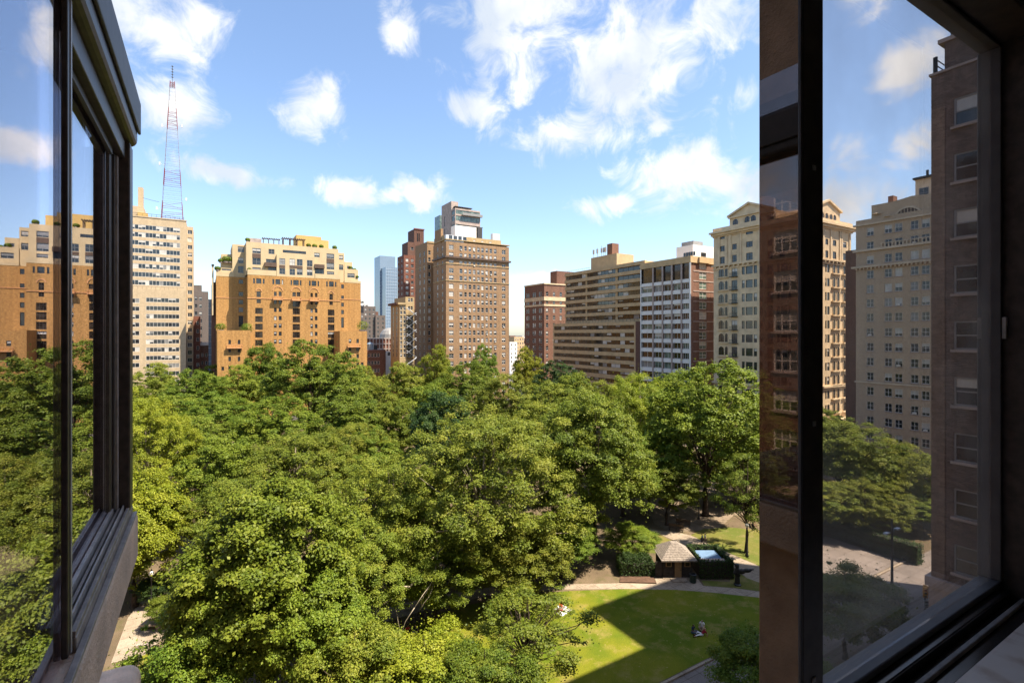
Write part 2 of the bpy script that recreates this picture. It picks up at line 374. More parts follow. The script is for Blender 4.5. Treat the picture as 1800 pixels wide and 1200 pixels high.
M['plaza'] = ground_mat('dusty_plaza', (0.24, 0.18, 0.125), (0.19, 0.14, 0.095), (0.13, 0.105, 0.06), 0.2, 0.8, 0.95, 0.3)
M['earth'] = ground_mat('bare_earth', (0.115, 0.082, 0.05), (0.165, 0.118, 0.072), (0.085, 0.082, 0.028), 0.12, 0.7)
M['lawn'] = ground_mat('lawn_grass', (0.085, 0.118, 0.006), (0.155, 0.155, 0.010), (0.25, 0.19, 0.055), 0.16, 0.55, litter=True)
M['lawn_d'] = ground_mat('park_grass', (0.10, 0.115, 0.02), (0.15, 0.13, 0.03), (0.22, 0.165, 0.07), 0.12, 0.5)
structure(sheet('ground', [(-6000, -600), (6000, -600), (6000, 9000), (-6000, 9000)], -0.16, M['city']))
sheet('road', [(-300, 10), (128, 10), (128, 22.5), (-300, 22.5)], -0.12, M['asphalt'])
sheet('side_road', [(114, -60), (126.5, -60), (126.5, 400), (114, 400)], -0.116, M['asphalt'])
sheet('far_road', [(-300, 186), (114, 186), (114, 196), (-300, 196)], -0.112, M['asphalt'])
def slab(name, x0, x1, y0, y1, z0, z1, mat): return structure(MB().box(x0, x1, y0, y1, z0, z1).build(name, mat))
slab('pavement', -300, 113.8, 22.5, 30.5, -0.15, 0.0, M['sidewalk'])
slab('near_pavement', -300, 112, 2, 10, -0.15, 0.0, M['sidewalk'])
slab('side_pavement', 110.5, 113.8, 30.5, 186, -0.15, 0.001, M['sidewalk'])
slab('row_pavement', 126.5, 130, -60, 400, -0.15, 0.002, M['sidewalk'])
slab('park_ground', -300, 110.5, 30.5, 186, -0.15, -0.002, M['earth'])
slab('kerb', -300, 114.0, 22.25, 22.498, -0.15, 0.02, M['path'])
# lane markings of the near street
M['linepaint'] = plain('road_paint', (0.6, 0.57, 0.5), 0.8, 0.2, 0.2, 3)
for i in range(14):
    structure(MB().box(28 + i*6, 31 + i*6, 16.1, 16.22, -0.118, -0.114).build('lane_marking', M['linepaint']))
for i in range(7):
    structure(MB().box(70.0, 73.2, 10.4 + i*1.7, 11.2 + i*1.7, -0.118, -0.113).build('crossing_marking', M['linepaint']))
def G(*pp): return [gp(*p) for p in pp]
sheet('lawn', G((700,1105),(800,1068),(900,1046),(1000,1038),(1100,1034.6),(1200,1036),(1280,1042),(1400,1058)) + [Vector((66,31,0)), Vector((2,31,0)), Vector((0,44,0))], 0.004, M['lawn'])
sheet('lower_lawn', G((236,1200),(250,1150),(310,1140),(340,1200)), 0.004, M['lawn'])
def zz(zx, zy): return gp(1080 + zx*.1558, 920 + zy*.1558)
path_pts = G((620,1082),(760,1048),(860,1032),(980,1026.5)) + [zz(80,670), zz(480,680), zz(1000,700), zz(1345,725), zz(1710,775)] + G((1480,1075),(1500,1095),(1400,1056)) + [zz(1710,840), zz(1100,775), zz(700,745), zz(150,735)] + G((980,1035.5),(880,1043),(780,1062),(660,1098))
sheet('path', path_pts, 0.008, M['path'])
sheet('forecourt', [zz(455,608), zz(940,622), zz(1003,702), zz(478,682)], 0.012, M['path'])
slab_b = MB(); slab_b.prism([tuple(p)[:2] for p in (zz(70,590), zz(440,608), zz(474,677), zz(60,664))][::-1], 0.0, 0.12)
M['bedbrick'] = brick('bed_brick', (0.15, 0.085, 0.052), (0.12, 0.066, 0.042), (0.12, 0.09, 0.065), 0.25)
structure(slab_b.build('planting_bed', M['bedbrick']))
sheet('diagonal_path', [zz(400,60), zz(530,80), zz(640,85), zz(860,130), zz(1200,290), zz(1710,510)] + G((1420,1030),(1420,1062)) + [zz(1710,690), zz(1490,610), zz(1270,420), zz(1100,290), zz(780,250), zz(640,170), zz(520,120), zz(380,100)], 0.006, M['path'])
sheet('park_grass', [zz(300,110), zz(520,125), zz(640,190), zz(560,330), zz(250,330)], 0.005, M['lawn_d'])
sheet('grass_verge', [zz(860,128), zz(1000,60), zz(1300,40), zz(1800,90), zz(1800,560), zz(1200,288)], 0.0045, M['lawn_d'])
sheet('grass_strip', [zz(985,640), zz(1300,655), zz(1330,520), zz(1500,612), zz(1715,695), zz(1710,770), zz(1345,722), zz(1010,698)], 0.0035, M['lawn_d'])
sheet('plaza', G((1120,845),(1300,836),(1420,850),(1420,905),(1290,905),(1262,930),(1180,935),(1150,920)), 0.003, M['plaza'])
sheet('far_grass', G((1130,862),(1195,856),(1200,872),(1140,876)), 0.0065, M['lawn'])
sheet('park_corner_paving', [(66.5,31),(78.8,31),(78.8,50),(70,46),(66.5,40)], 0.0042, M['sidewalk'])
slab('park_kerb', -2, 79, 30.5, 30.75, -0.1, 0.16, M['path'])
sheet('garden_path', G((195,1165),(225,1085),(262,1040),(330,1000),(360,1010),(300,1060),(305,1105),(255,1150)), 0.006, M['path'])
# ================================================================== BUILDINGS
# --- pale beige apartment tower with the lattice mast
def z3(zx): return 220 + zx*.29993
def y3(zy): return 320 + zy*.29993
vB = 225.0; rx = U(327.5, vB); lx = rx - 34
B = Building('apartment_tower', 'tall pale beige apartment tower with white ribbon windows and a lattice mast', lx, vB)
zt = ZV(327, 389, vB); zl = ZV(326, 512, vB)
def ribs(v, ys, a, b, h, n, **k):
    return [op(U(z3(a), v), U(z3(b), v), ZV(z3((a+b)/2), y3(y), v) - h/2, ZV(z3((a+b)/2), y3(y), v) + h/2, strip=n, rev=.12, fr='fr_white', pb=.75, **k) for y in ys]
B.block(lx, rx, vB, vB + 22, 0, zt, 'beige', front=ribs(vB, (264,308,355,402,446,492,541,588), -140, 322, 1.75, 22))
vB2 = vB - 3
B.block(lx, U(z3(356), vB2), vB2, vB - .003, 0, zl, 'beige', front=ribs(vB2, (692,740,787,835,885,934,981,1029,1075,1122,1170), 122, 318, 1.6, 9) + ribs(vB2, (692,740,787,835,885,934,981,1029,1075), -150, 84, 1.6, 9))
wx = U(z3(399), vB + 8)
wz = [ZV(z3(380), y3(y), vB + 8) for y in range(294, 1200, 44)]
B.block(rx + .003, wx, vB + 8, vB + 22, 0, ZV(z3(380), y3(262), vB + 8), 'beige', front=[op(U(z3(366), vB+8), U(z3(393), vB+8), z - .8, z + .8, nx=2, nz=1, pb=.4) for z in wz if z > 3])
B.bx('parapet_cap', lx - .1, rx + .15, vB - .15, vB + .35, zt - .003, zt + .35, 'beige')
tz = zl
rl = MB()
for i in range(22): x = lx + 4 + i*1.3; rl.box(x - .03, x + .03, vB - 2.7, vB - 2.64, tz, tz + 1.05)
rl.box(lx + 4, rx - .6, vB - 2.7, vB - 2.64, tz + 1.0, tz + 1.08); B.part('terrace_railing', rl, 'dkmetal')
rl = MB()
for i in range(14): x = rx - 19 + i*1.4; rl.box(x - .04, x + .04, vB + .5, vB + .58, zt, zt + 1.5)
rl.box(rx - 19, rx - .8, vB + .5, vB + .56, zt + 1.4, zt + 1.5); rl.box(rx - 19, rx - .8, vB + .5, vB + .56, zt + .7, zt + .76); B.part('roof_railing', rl, 'dkmetal')
B.bx('roof_unit', rx - 15, rx - 12, vB + 3, vB + 6, zt + .003, zt + 2.2, 'stucco_y')
cxl, cxr = U(242, vB + 4), U(251, vB + 4)
B.bx('plant_room', cxl - 10, cxr + .2, vB + 4, vB + 12, zt + .003, ZV(250, 380, vB + 4) + 3.5, 'beige')
B.bx('chimney', cxl, cxr, vB + 5, vB + 7.5, zt + .003, ZV(246, 328, vB + 4), 'beige')
# lattice mast standing on the tower roof
mv = vB + 8; mb0 = ZV(303, 388, mv); mtop = ZV(301, 115, mv)
mxc = U(303, mv); mast = thing('radio_mast', 'red and white steel lattice radio mast on the beige tower roof', 'mast', (mxc, mv, zt))
H_ = mtop - zt
def mw(t): return 3.5 * (1 - t) + .7 * t           # half width over the lattice height
secs = [0, .135, .24, .34, .46, .60, .73, .86]
for i in range(len(secs)):
    t0 = secs[i]; t1 = secs[i + 1] if i + 1 < len(secs) else .90
    red = i in (0, 2, 5) or i == 7
    m_ = MB(); n = 4 if i < 4 else 5; rad = .07 if red else .04
    for k in range(n):
        a, c = t0 + (t1 - t0)*k/n, t0 + (t1 - t0)*(k + 1)/n
        w0, w1 = mw(min(1, a/.9)), mw(min(1, c/.9)); za, zc_ = a*H_, c*H_
        lo = [(-w0,-w0*.5,za),(w0,-w0*.5,za),(w0,w0*.5,za),(-w0,w0*.5,za)]; hi = [(-w1,-w1*.5,zc_),(w1,-w1*.5,zc_),(w1,w1*.5,zc_),(-w1,w1*.5,zc_)]
        for j in range(4):
            m_.tube([lo[j], hi[j]], rad*1.5, 4, cap=False); m_.tube([lo[j], lo[(j+1) % 4]], rad*.8, 4, cap=False)
            if red and (k + j) % 2: m_.tube([lo[j], hi[(j+1) % 4]], rad*.55, 4, cap=False)
    m_.build('mast_section', M['red_paint'] if red else M['white_paint'], mast)
pm = MB(); pm.tube([(0, 0, .86*H_), (0, 0, H_)], .07, 5)
for k in range(5): z = H_*(.925 + .017*k); pm.tube([(-.5, 0, z), (.5, 0, z)], .05, 4); pm.box(-.18, .18, -.1, .1, z - .2, z + .25)
pm.build('antenna', M['dkmetal'], mast)
for k, (t, sx) in enumerate(((.62, 1), (.60, -1), (.36, -1), (.155, 1), (.08, -1))):
    a_ = MB(); w0 = mw(t/.9); z = t*H_; a_.tube([(sx*w0, -w0*.5, z), (sx*(w0 + 1.6), -w0*.5 - .5, z + .2)], .05, 4); a_.box(sx*(w0+1.5) - .25, sx*(w0+1.5) + .25, -w0*.5 - .8, -w0*.5 - .4, z - .5, z + .7)
    a_.build('antenna_panel', M['steel'], mast)
tag(MB().tube([(cxr, vB + 5, zt + 8), (cxr + 3, vB + 6, zt + 7.6), (mxc - 4, mv - 2, zt + 7.4)], .06, 4).build('cable', M['dkmetal']), 'slack dark cable between the chimney and the lattice mast', 'cable')
# --- slivers behind, between beige and orange buildings
B = Building('office_tower', 'dark grey brown tower with ribbed top behind the orange building', U(338, 330), 330)
x0, x1 = U(330, 330), U(366.5, 330); z1 = ZV(352, 512, 330)
rws = [z1 - 4 - 4.1*i for i in range(22)]
B.block(x0, x1, 330, 350, 0, z1, 'greyb', front=grid([x0 + 1.6 + 2.2*i for i in range(int((x1-x0-2)/2.2))], 1.3, rws, 1.9, fr='fr_grey', pb=.3))
B.bx('crown', x0 + 2, x1 - 3.2, 331, 345, z1 + .003, ZV(352, 501, 330), 'greyb')
B = Building('low_rise', 'narrow red brick building between the beige tower and the orange building', U(338, 236), 236)
x0, x1 = U(338, 236), U(352, 236); z1 = ZV(346, 556, 236)
B.block(x0, x1, 236, 250, 0, z1, 'redb', front=grid([x0 + (x1-x0)*.7], .9, [z1 - 2.5 - 3.3*i for i in range(9)], 1.5, pb=.5))
B = Building('low_rise', 'low red brick building with white trim next to the slim glass tower', U(351, 232), 232)
x0, x1 = U(351, 240), U(367, 240); z1 = ZV(360, 602, 240)
B.block(x0, x1, 240, 252, 0, z1, 'brick_r', front=grid([x0 + .9 + 1.4*i for i in range(2)], .8, [z1 - 5 - 3.2*i for i in range(6)], 1.4, pb=.5))
B.bx('cornice', x0 - .1, x1 + .1, 239.6, 240.2, z1 - 1.2, z1 + .2, 'whitep')
B = Building('glass_tower', 'slim pale blue glass tower squeezed beside the orange building', U(366, 232), 232)
x0, x1 = U(366.5, 232), U(373.5, 232); z1 = ZV(370, 526, 232)
B.block(x0, x1, 232, 236, 0, z1, 'curtain')
for i in range(16): B.bx('glazing_bar', x0 - .03, x1 + .03, 231.9, 231.997, z1 - 1 - i*2.6, z1 - .85 - i*2.6, 'steel')
# --- orange brick building with cream stepped penthouse
v0 = 203.0; vw = 210.0; vf = 193.0
B = Building('brick_apartment_house', 'wide orange brick apartment house with stepped cream penthouse floors', U(z3(530), v0), v0)
def o3(a, b, t, d, v, **k):
    zc0 = (ZV(z3((a+b)/2), y3(d), v), ZV(z3((a+b)/2), y3(t), v)); k.setdefault('fr', 'fr_dark'); k.setdefault('pb', .07)
    return op(U(z3(a), v), U(z3(b), v), zc0[0], zc0[1], **k)
zb = ZV(z3(990), y3(556), v0)                         # top of the brick
cen = []
for i, (a, b) in enumerate(((750,760),(768,798),(807,817),(863,874),(881,908),(918,927),(970,978),(985,1017),(1024,1033),(1077,1087),(1093,1120),(1128,1136),(1178,1187),(1195,1222),(1230,1238))):
    y = 564 + (a - 750)*.043
    cen.append(o3(a, b, y, y + 30, v0, nz=1, nx=1 if b - a < 15 else 2))
for (a, b, ys, nx) in ((762,806,(737,785,830,876,924,968),3),(1188,1226,(747,790,834,878,922,966),3),(982,1024,(740,787,832,877,922),2)):
    for y in ys: cen.append(o3(a, b, y, y + 35, v0, nx=nx, nz=1, gl='glass_b'))
for (a, b, ys) in ((872,888,(737,785,830,876,922)),(900,917,(737,785,830,876,922)),(1086,1100,(741,786,832,877,922)),(1112,1127,(741,786,832,877,922))):
    for y in ys: cen.append(o3(a, b, y, y + 24, v0, pb=.35))
for (a, b, t, d) in ((770,795,640,674),(770,795,688,710),(872,888,642,668),(900,917,642,668),(872,888,690,714),(900,917,690,714),(980,1000,645,670),(1006,1026,645,670),(982,1024,692,731),(1086,1100,650,674),(1112,1127,650,674),(1086,1100,695,718),(1112,1127,695,718),(1197,1217,655,690),(1197,1217,700,720)):
    cen.append(o3(a, b, t, d, v0, nx=2 if b - a > 19 else 1, gl='glass_b'))
cL, cR = U(z3(718), v0), U(z3(1260), v0)
B.block(cL, cR, v0, v0 + 30, 0, zb, 'orange', front=cen)
wl, wr = U(z3(533), vw), U(z3(1381), vw)
zw = zb - .4
B.block(wl, cL - .003, vw, vw + 22, 0, zw, 'orange', front=[o3(665, 692, t, t + d, vw, nx=2) for t, d in ((572,24),(643,25),(690,26),(735,27),(783,66))])
B.block(cR + .003, wr, vw, vw + 22, 0, zw, 'orange', front=[o3(1263 + 3, 1282, t, t + d, vw, nx=1) for t, d in ((600,24),(665,23),(706,24),(749,25),(793,60))])
fl, fr2 = U(z3(540), vf), U(z3(735), vf)
B.block(fl, fr2, vf, vw - .003, 0, ZV(z3(640), y3(868), vf), 'orange', front=[o3(a, b, y, y + 26, vf) for a, b in ((605,620),(660,675)) for y in (924,971,1023,1075)] + [o3(564, 580, 1081, 1104, vf)])
gl_, gr_ = U(z3(1258), vf), U(z3(1418), vf)
B.block(gl_, gr_, vf, vw - .003, 0, ZV(z3(1340), y3(873), vf), 'orange', front=[o3(a, b, y, y + 24, vf) for a, b in ((1310,1326),(1355,1370)) for y in (919,965,1007,1056,1104)] + [o3(1382, 1397, 1056, 1080, vf)])
# string courses, arches over the windows and balconies
B.bx('string_course', cL - .12, cR + .12, v0 - .14, v0 + .1, ZV(z3(990), y3(690), v0), ZV(z3(990), y3(690), v0) + .25, 'orange_trim')
B.bx('string_course', wl - .1, cL - .13, vw - .12, vw + .1, ZV(z3(600), y3(680), vw), ZV(z3(600), y3(680), vw) + .25, 'orange_trim')
B.bx('string_course', cR + .13, wr + .1, vw - .12, vw + .1, ZV(z3(1330), y3(690), vw), ZV(z3(1330), y3(690), vw) + .25, 'orange_trim')
def arch(B, a, b, ysp, v, rise=None):
    xa, xb = U(z3(a), v), U(z3(b), v); z0 = ZV(z3((a+b)/2), y3(ysp), v); r = (xb - xa)/2; c = (xa + xb)/2; m_ = MB()
    for i in range(10):
        t0, t1 = math.pi*i/10, math.pi*(i+1)/10
        q = [(c + rr*math.cos(t), z0 + rr*math.sin(t)) for rr, t in ((r, t0), (r + .28, t0), (r + .28, t1), (r, t1))]
        f_ = [(p[0], v - .12, p[1]) for p in q]; g_ = [(p[0], v + .02, p[1]) for p in q]
        m_.poly(f_); m_.poly([f_[1], g_[1], g_[2], f_[2]]); m_.poly([f_[0], f_[3], g_[3], g_[0]])
    B.part('arch', m_, 'orange_trim')
for (a, b, y) in ((768,798,640),(868,921,638),(976,1029,642),(1082,1131,646),(1193,1221,655)): arch(B, a, b, y, v0)
def balcony(B, a, b, y, v, dep=1.3):
    xa, xb = U(z3(a), v), U(z3(b), v); z0 = ZV(z3((a+b)/2), y3(y), v); m_ = MB()
    m_.box(xa, xb, v - dep, v - .002, z0 - .35, z0)
    n = max(4, int((xb-xa)/.5))
    for i in range(n + 1): x = xa + .06 + (xb - xa - .12)*i/n; m_.box(x - .05, x + .05, v - dep + .03, v - dep + .12, z0, z0 + .85)
    m_.box(xa, xb, v - dep, v - dep + .16, z0 + .85, z0 + 1.0)
    for x in (xa, xb - .14): m_.box(x, x + .14, v - dep + .16, v - .002, z0 + .5, z0 + .62); m_.box(x, x + .14, v - dep*.8, v - .002, z0 - .9, z0 - .352)
    B.part('balcony', m_, 'orange_trim')
for (a, b, y) in ((866,922,686),(975,1030,691),(1080,1133,694)): balcony(B, a, b, y, v0)
for (a, b, y) in ((595,685,968),(1302,1378,962)): balcony(B, a, b, y, vf, 1.0)
# cream upper floors
vc = v0 + 1.2
def oc(a, b, t, d, v=None, **k): k.setdefault('fr', 'fr_grey'); k.setdefault('nx', 2); k.setdefault('pb', .6); return o3(a, b, t, d, v or vc, **k)
zc1 = ZV(z3(990), y3(372), vc)
top = [oc(745,795,388,418),oc(745,795,445,485),oc(840,875,393,422),oc(1108,1140,415,440),oc(1180,1225,420,448),oc(1180,1225,474,512),oc(745,795,500,522),oc(1182,1225,524,546),
       oc(825,884,452,472, pb=.1),oc(838,888,498,526, pb=.05),oc(1113,1166,490,540, pb=.1)]
B.block(U(z3(709), vc), U(z3(1250), vc), vc, vc + 24, zb + .003, zc1, 'stucco', front=top, name='penthouse_wall')
for (a, b, t, d) in ((745,795,419,444),(1180,1225,449,473)):
    o = o3(a, b, t, d, vc); B.bx('spandrel', o['s0'], o['s1'], vc - .04, vc + .05, o['z0'] + .02, o['z1'] - .02, 'spandrel')
vb = v0 + .1
bay = [o3(903,938,447,485,vb,nx=2,fr='fr_grey',pb=.7),o3(903,938,505,540,vb,nx=2,fr='fr_grey',pb=.7),o3(963,996,450,488,vb,nx=2,fr='fr_grey',pb=.7),o3(1006,1040,452,490,vb,nx=2,fr='fr_grey',pb=.7),o3(963,996,508,545,vb,nx=2,fr='fr_grey',pb=.7),o3(1006,1040,508,545,vb,nx=2,fr='fr_grey',pb=.7),o3(1065,1098,458,495,vb,nx=2,fr='fr_grey',pb=.7),o3(1065,1098,513,548,vb,nx=2,fr='fr_grey',pb=.7)]
B.block(U(z3(888), vb), U(z3(1111), vb), vb, vc - .003, zb + .004, ZV(z3(1000), y3(432), vb), 'stucco', front=bay, name='bay_wall', rev=.15)
for (a, b, t, d) in ((903,938,487,503),(963,1040,490,506),(1065,1098,497,511)):
    o = o3(a, b, t, d, vb); B.bx('spandrel', o['s0'], o['s1'], vb - .04, vb + .05, o['z0'], o['z1'], 'spandrel')
B.bx('parapet', cL - .05, U(z3(886), v0), v0 - .05, v0 + .3, zb + .002, zb + 1.9, 'stucco')
B.bx('parapet', U(z3(1113), v0), cR + .05, v0 - .05, v0 + .3, zb + .002, zb + 1.7, 'stucco')
B.bx('parapet', U(z3(915), vc), U(z3(1070), vc), vc - 1.1, vc - .9, ZV(z3(1000), y3(432), vb) + .003, ZV(z3(1000), y3(428), vb) + .6, 'stucco')
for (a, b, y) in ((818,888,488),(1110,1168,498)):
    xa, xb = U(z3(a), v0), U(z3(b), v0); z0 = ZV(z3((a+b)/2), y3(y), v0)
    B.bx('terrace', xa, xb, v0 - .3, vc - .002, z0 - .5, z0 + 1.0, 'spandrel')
zr = [ZV(z3(990), y3(402), vc), ZV(z3(990), y3(428), vc)]
B.bx('ribbon_window', U(z3(925), vc), U(z3(1060), vc), vc - .09, vc + .01, zr[1], zr[0], 'fr_dark')
for i in range(12):
    xa = U(z3(925), vc) + (U(z3(1060), vc) - U(z3(925), vc))*(i + .08)/12; xb = xa + (U(z3(1060), vc) - U(z3(925), vc))/12*.86
    link('pane', pane_mesh(xb - xa, zr[0] - zr[1] - .3, 'glass', None, 0), B.root, ((xa + xb)/2 - B.x, vc - .11 - B.y, zr[1] + .15))
def cblock(a, b, y, v, dv, ops=(), zbase=None): B.block(U(z3(a), v), U(z3(b), v), v, v + dv, (zbase or zw) + .005, ZV(z3((a+b)/2), y3(y), v), 'stucco', front=[oc(*q, v) for q in ops], name='penthouse_wall')
vq = vw + .5
cblock(628, 706, 366, vq, 16, ((660,698,378,412),(662,694,442,476),(662,694,492,533)))
cblock(563, 627, 422, vq + 2, 12, ((590,624,446,470),))
cblock(534, 627, 503, vq - .3, 2.2, ((565,622,500 + 8,519),))
cblock(1250, 1284, 415, vq, 14, ((1253,1278,430,455),(1253,1278,484,515)))
cblock(1285, 1332, 468, vq + 1, 12, ((1300,1322,492,508),))
cblock(1285, 1366, 511, vq - .2, 1.1, ((1302,1345,535,560),))
B.bx('parapet', wl - .05, U(z3(640), vw), vw - .05, vw + .25, zw + .002, zw + 1.7, 'stucco'); B.bx('parapet', U(z3(1285), vw), wr + .05, vw - .06, vw + .25, zw + .002, zw + 1.0, 'stucco')
B.bx('stair_head', U(z3(1003), vc + 6), U(z3(1150), vc + 6), vc + 6, vc + 14, zc1 + .003, ZV(z3(1080), y3(316), vc + 6), 'stucco_y')
B.bx('stair_head', U(z3(1150), vc + 6) + .003, U(z3(1194), vc + 6), vc + 6.3, vc + 13, zc1 + .003, ZV(z3(1170), y3(341), vc + 6), 'stucco_y')
pg = MB()
sp_ = (U(z3(1052), vc+2) - U(z3(922), vc+2))
for i in range(13): x = U(z3(922), vc + 2) + sp_*i/12; pg.box(x - .14, x + .14, vc + 1.0, vc + 4.4, zc1 + 2.6, zc1 + 2.95); 
for i in range(4): x = U(z3(924), vc + 2) + (sp_ - .6)*i/3; pg.box(x, x + .3, vc + 1.3, vc + 1.6, zc1, zc1 + 2.6); pg.box(x, x + .3, vc + 3.8, vc + 4.1, zc1, zc1 + 2.6)
pg.box(U(z3(922), vc+2), U(z3(1052), vc+2), vc + 1.35, vc + 1.5, zc1 + 2.4, zc1 + 2.597); B.part('pergola', pg, 'spandrel')
pg = MB()
sp_ = U(z3(905), vc+2) - U(z3(805), vc+2)
for i in range(11): x = U(z3(805), vc + 2) + sp_*i/10; pg.box(x - .12, x + .12, vc + .9, vc + 3.4, zc1 + 1.9, zc1 + 2.2)
pg.box(U(z3(804), vc+2), U(z3(906), vc+2), vc + 1.12, vc + 1.3, zc1 + 1.7, zc1 + 1.92)
for i in range(4): x = U(z3(806), vc + 2) + (sp_ - .5)*i/3; pg.box(x, x + .28, vc + 1.1, vc + 1.35, zc1, zc1 + 1.9)
B.part('pergola', pg, 'spandrel')
B.bx('roof_wall', U(z3(712), vc), U(z3(800), vc), vc + .6, vc + .9, zc1 + .002, zc1 + 1.5, 'stone_pink')
B.bx('flue', U(z3(509), vw), U(z3(519), vw), vw + 1, vw + 3, zw - 14, ZV(z3(514), y3(488), vw), 'stucco'); B.bx('flue_cap', U(z3(506), vw), U(z3(522), vw), vw + .7, vw + 3.3, ZV(z3(514), y3(487), vw), ZV(z3(514), y3(480), vw), 'iron')
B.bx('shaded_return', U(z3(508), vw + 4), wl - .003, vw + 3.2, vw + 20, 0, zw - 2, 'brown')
ORANGE = B
# --- tan brick hotel tower
def z4(zx): return 620 + zx*.275
def y4(zy): return 330 + zy*.275
vT = 205.0; tl, tr = U(z4(597), vT), U(z4(999), vT)
B = Building('hotel_tower', 'tall tan brick tower with dark cornice and rows of small white windows', tl, vT)
zt = ZV(z4(800), y4(361), vT)
rows = [ZV(z4(630), y4(y), vT) for y in (380,427,478,528,574,628,678,726,776,828,877,926,975)]; rows += [rows[-1] - 3.4*i for i in range(1, 10)]
fr_ = []
for c, w in ((630,1.75),(692,1.2),(721,1.0),(749,1.0),(777,1.0),(804,1.0),(830,1.0),(857,1.0),(883,1.0),(911,1.15),(965,1.55)):
    uc = U(z4(c), vT); fr_ += [op(uc - w*.62, uc + w*.62, r - 1.02, r + 1.02, pb=.75, nx=2 if w > 1.5 else 1, ac=.12) for r in rows if r > 3]
lf = [op(c - .6, c + .6, r - 1, r + 1, pb=.6) for c in (vT + 4, vT + 9.5) for r in rows if r > 3]
vTe = V(z4(515), tl)
B.block(tl, tr, vT, vTe, 0, zt, 'tan', front=fr_, left=lf)
for ya, hh, pj, mt in ((463,.75,.75,'spandrel'),(500,.35,.2,'tan_l'),(605,.35,.2,'tan_l'),(352,.4,.3,'tan_l')):
    z = ZV(z4(800), y4(ya), vT); B.bx('cornice' if pj > .5 else 'string_course', tl - pj, tr + pj, vT - pj, vTe, z, z + hh, mt)
B.bx('attic_storey', tl + .4, U(z4(948), vT + 2), vT + 2, vTe, zt + .003, ZV(z4(800), y4(322), vT + 2), 'tan_l')
B.bx('white_dormer', tl + .2, U(z4(710), vT + .4), vT + .4, vT + 1.997, zt + .003, ZV(z4(650), y4(303), vT), 'steel')
for i in range(4): xa = tl + 1.5 + i*2.3; window(B.root, xa + .8 - B.x, vT + .37 - B.y, zt + 1.0, 0, 1.6, 1.8, 2, 1, 'fr_grey', .08)
for i in range(4): xa = U(z4(735), vT) + i*4.2; window(B.root, xa - B.x, vT + 1.96 - B.y, zt + .7, 0, 1.2, 1.4, 1, 2, 'fr_grey', .08)
B.bx('roof_pier', tl + .1, tl + 1.2, vT + 6, vT + 13, zt + .003, ZV(z4(597), y4(265), vT + 6), 'tan'); 
B.bx('water_unit', U(z4(895), vT+8), U(z4(940), vT+8), vT + 8, vT + 10, ZV(z4(800), y4(322), vT+2) + .01, ZV(z4(918), y4(314), vT+8) + 1.5, 'steel')
B.bx('white_lift_house', U(z4(655), vT+9), U(z4(790), vT+9), vT + 9, vTe - 1, zt + .004, ZV(z4(720), y4(247), vT + 9), 'white_roof')
vW = 224.0; wl_, wr_ = U(z4(476), vW), tl + 3
zW = ZV(z4(480), y4(345), vW)
B.block(wl_, wr_, vW, V(z4(400), wl_), 0, zW, 'tan', front=[op(U(z4(490), vW) - .6, U(z4(490), vW) + .6, r - 1, r + 1, pb=.6) for r in rows if r > 3], left=[op(c - .7, c + .7, r - 1.05, r + 1.05, pb=.6) for c in [vW + 4 + 5.5*i for i in range(4)] for r in rows if r > 3])
B.bx('parapet_cap', wl_ - .2, wr_, vW - .2, vW + .2, zW - .5, zW + .3, 'tan_l')
B.bx('string_course', wl_ - .12, wl_ + .1, vW - .1, V(z4(400), wl_), ZV(z4(440), y4(500), vW), ZV(z4(440), y4(500), vW) + .35, 'tan_l')
# --- modern glass-banded penthouse tower behind it
vM = 262.0; ml, mr_ = U(z4(655), vM), U(z4(815), vM)
B = Building('modern_tower', 'modern pale concrete and glass tower rising behind the tan hotel tower', ml, vM)
zm = ZV(z4(735), y4(140), vM)
bands = [op(ml + .4, mr_ - .4, ZV(z4(735), y4(b), vM), ZV(z4(735), y4(a), vM), strip=8, fr='fr_dark', gl='glass_g', pb=.1) for a, b in ((150,176),(186,218),(240,272),(285,310))]
vMe = V(z4(585), ml)
lb = [op(vM + .5, vM + 4.5, ZV(z4(735), y4(b), vM), ZV(z4(735), y4(a), vM), strip=3, fr='fr_dark', gl='glass_g', pb=.1) for a, b in ((150,176),(186,218),(240,272),(285,310))]
B.block(ml, mr_, vM, vM + 14, 0, zm, 'stone_pink', front=bands, left=lb)
vS = vM + 5
B.block(U(z4(630), vS), U(z4(675), vS), vS, V(z4(568), U(z4(630), vS)), 20, ZV(z4(650), y4(88), vS), 'stone_pink', name='shaft', left=[op(vS + 9, vS + 10, ZV(z4(600), y4(b), vS), ZV(z4(600), y4(a), vS), nz=1, fr='fr_dark', pb=0) for a, b in ((160,225),(240,300))])
B.bx('glass_wing', U(z4(556), vS + 26), U(z4(575), vS + 26), vS + 26, vS + 34, 20, ZV(z4(560), y4(175), vS + 26), 'glass_g')
m_ = MB(); z0 = ZV(z4(760), y4(182), vM); m_.box(U(z4(695), vM), mr_ + .8, vM - 1.6, vM - .002, z0 - .3, z0); m_.box(U(z4(695), vM), mr_ + .8, vM - 1.6, vM - 1.5, z0, z0 + 1.1); B.part('balcony', m_, 'fr_grey')
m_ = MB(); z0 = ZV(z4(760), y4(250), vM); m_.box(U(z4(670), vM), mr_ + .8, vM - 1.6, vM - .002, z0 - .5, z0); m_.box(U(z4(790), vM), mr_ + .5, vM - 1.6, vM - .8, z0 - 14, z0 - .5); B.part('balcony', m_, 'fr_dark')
m_ = MB(); m_.box(ml + 1, mr_ - 4, vM + 2, vM + 8, zm + 1.4, zm + 1.7)
for x in (ml + 1.2, ml + 5, mr_ - 5): m_.box(x, x + .3, vM + 2.2, vM + 2.5, zm, zm + 1.4)
B.part('roof_frame', m_, 'fr_dark')
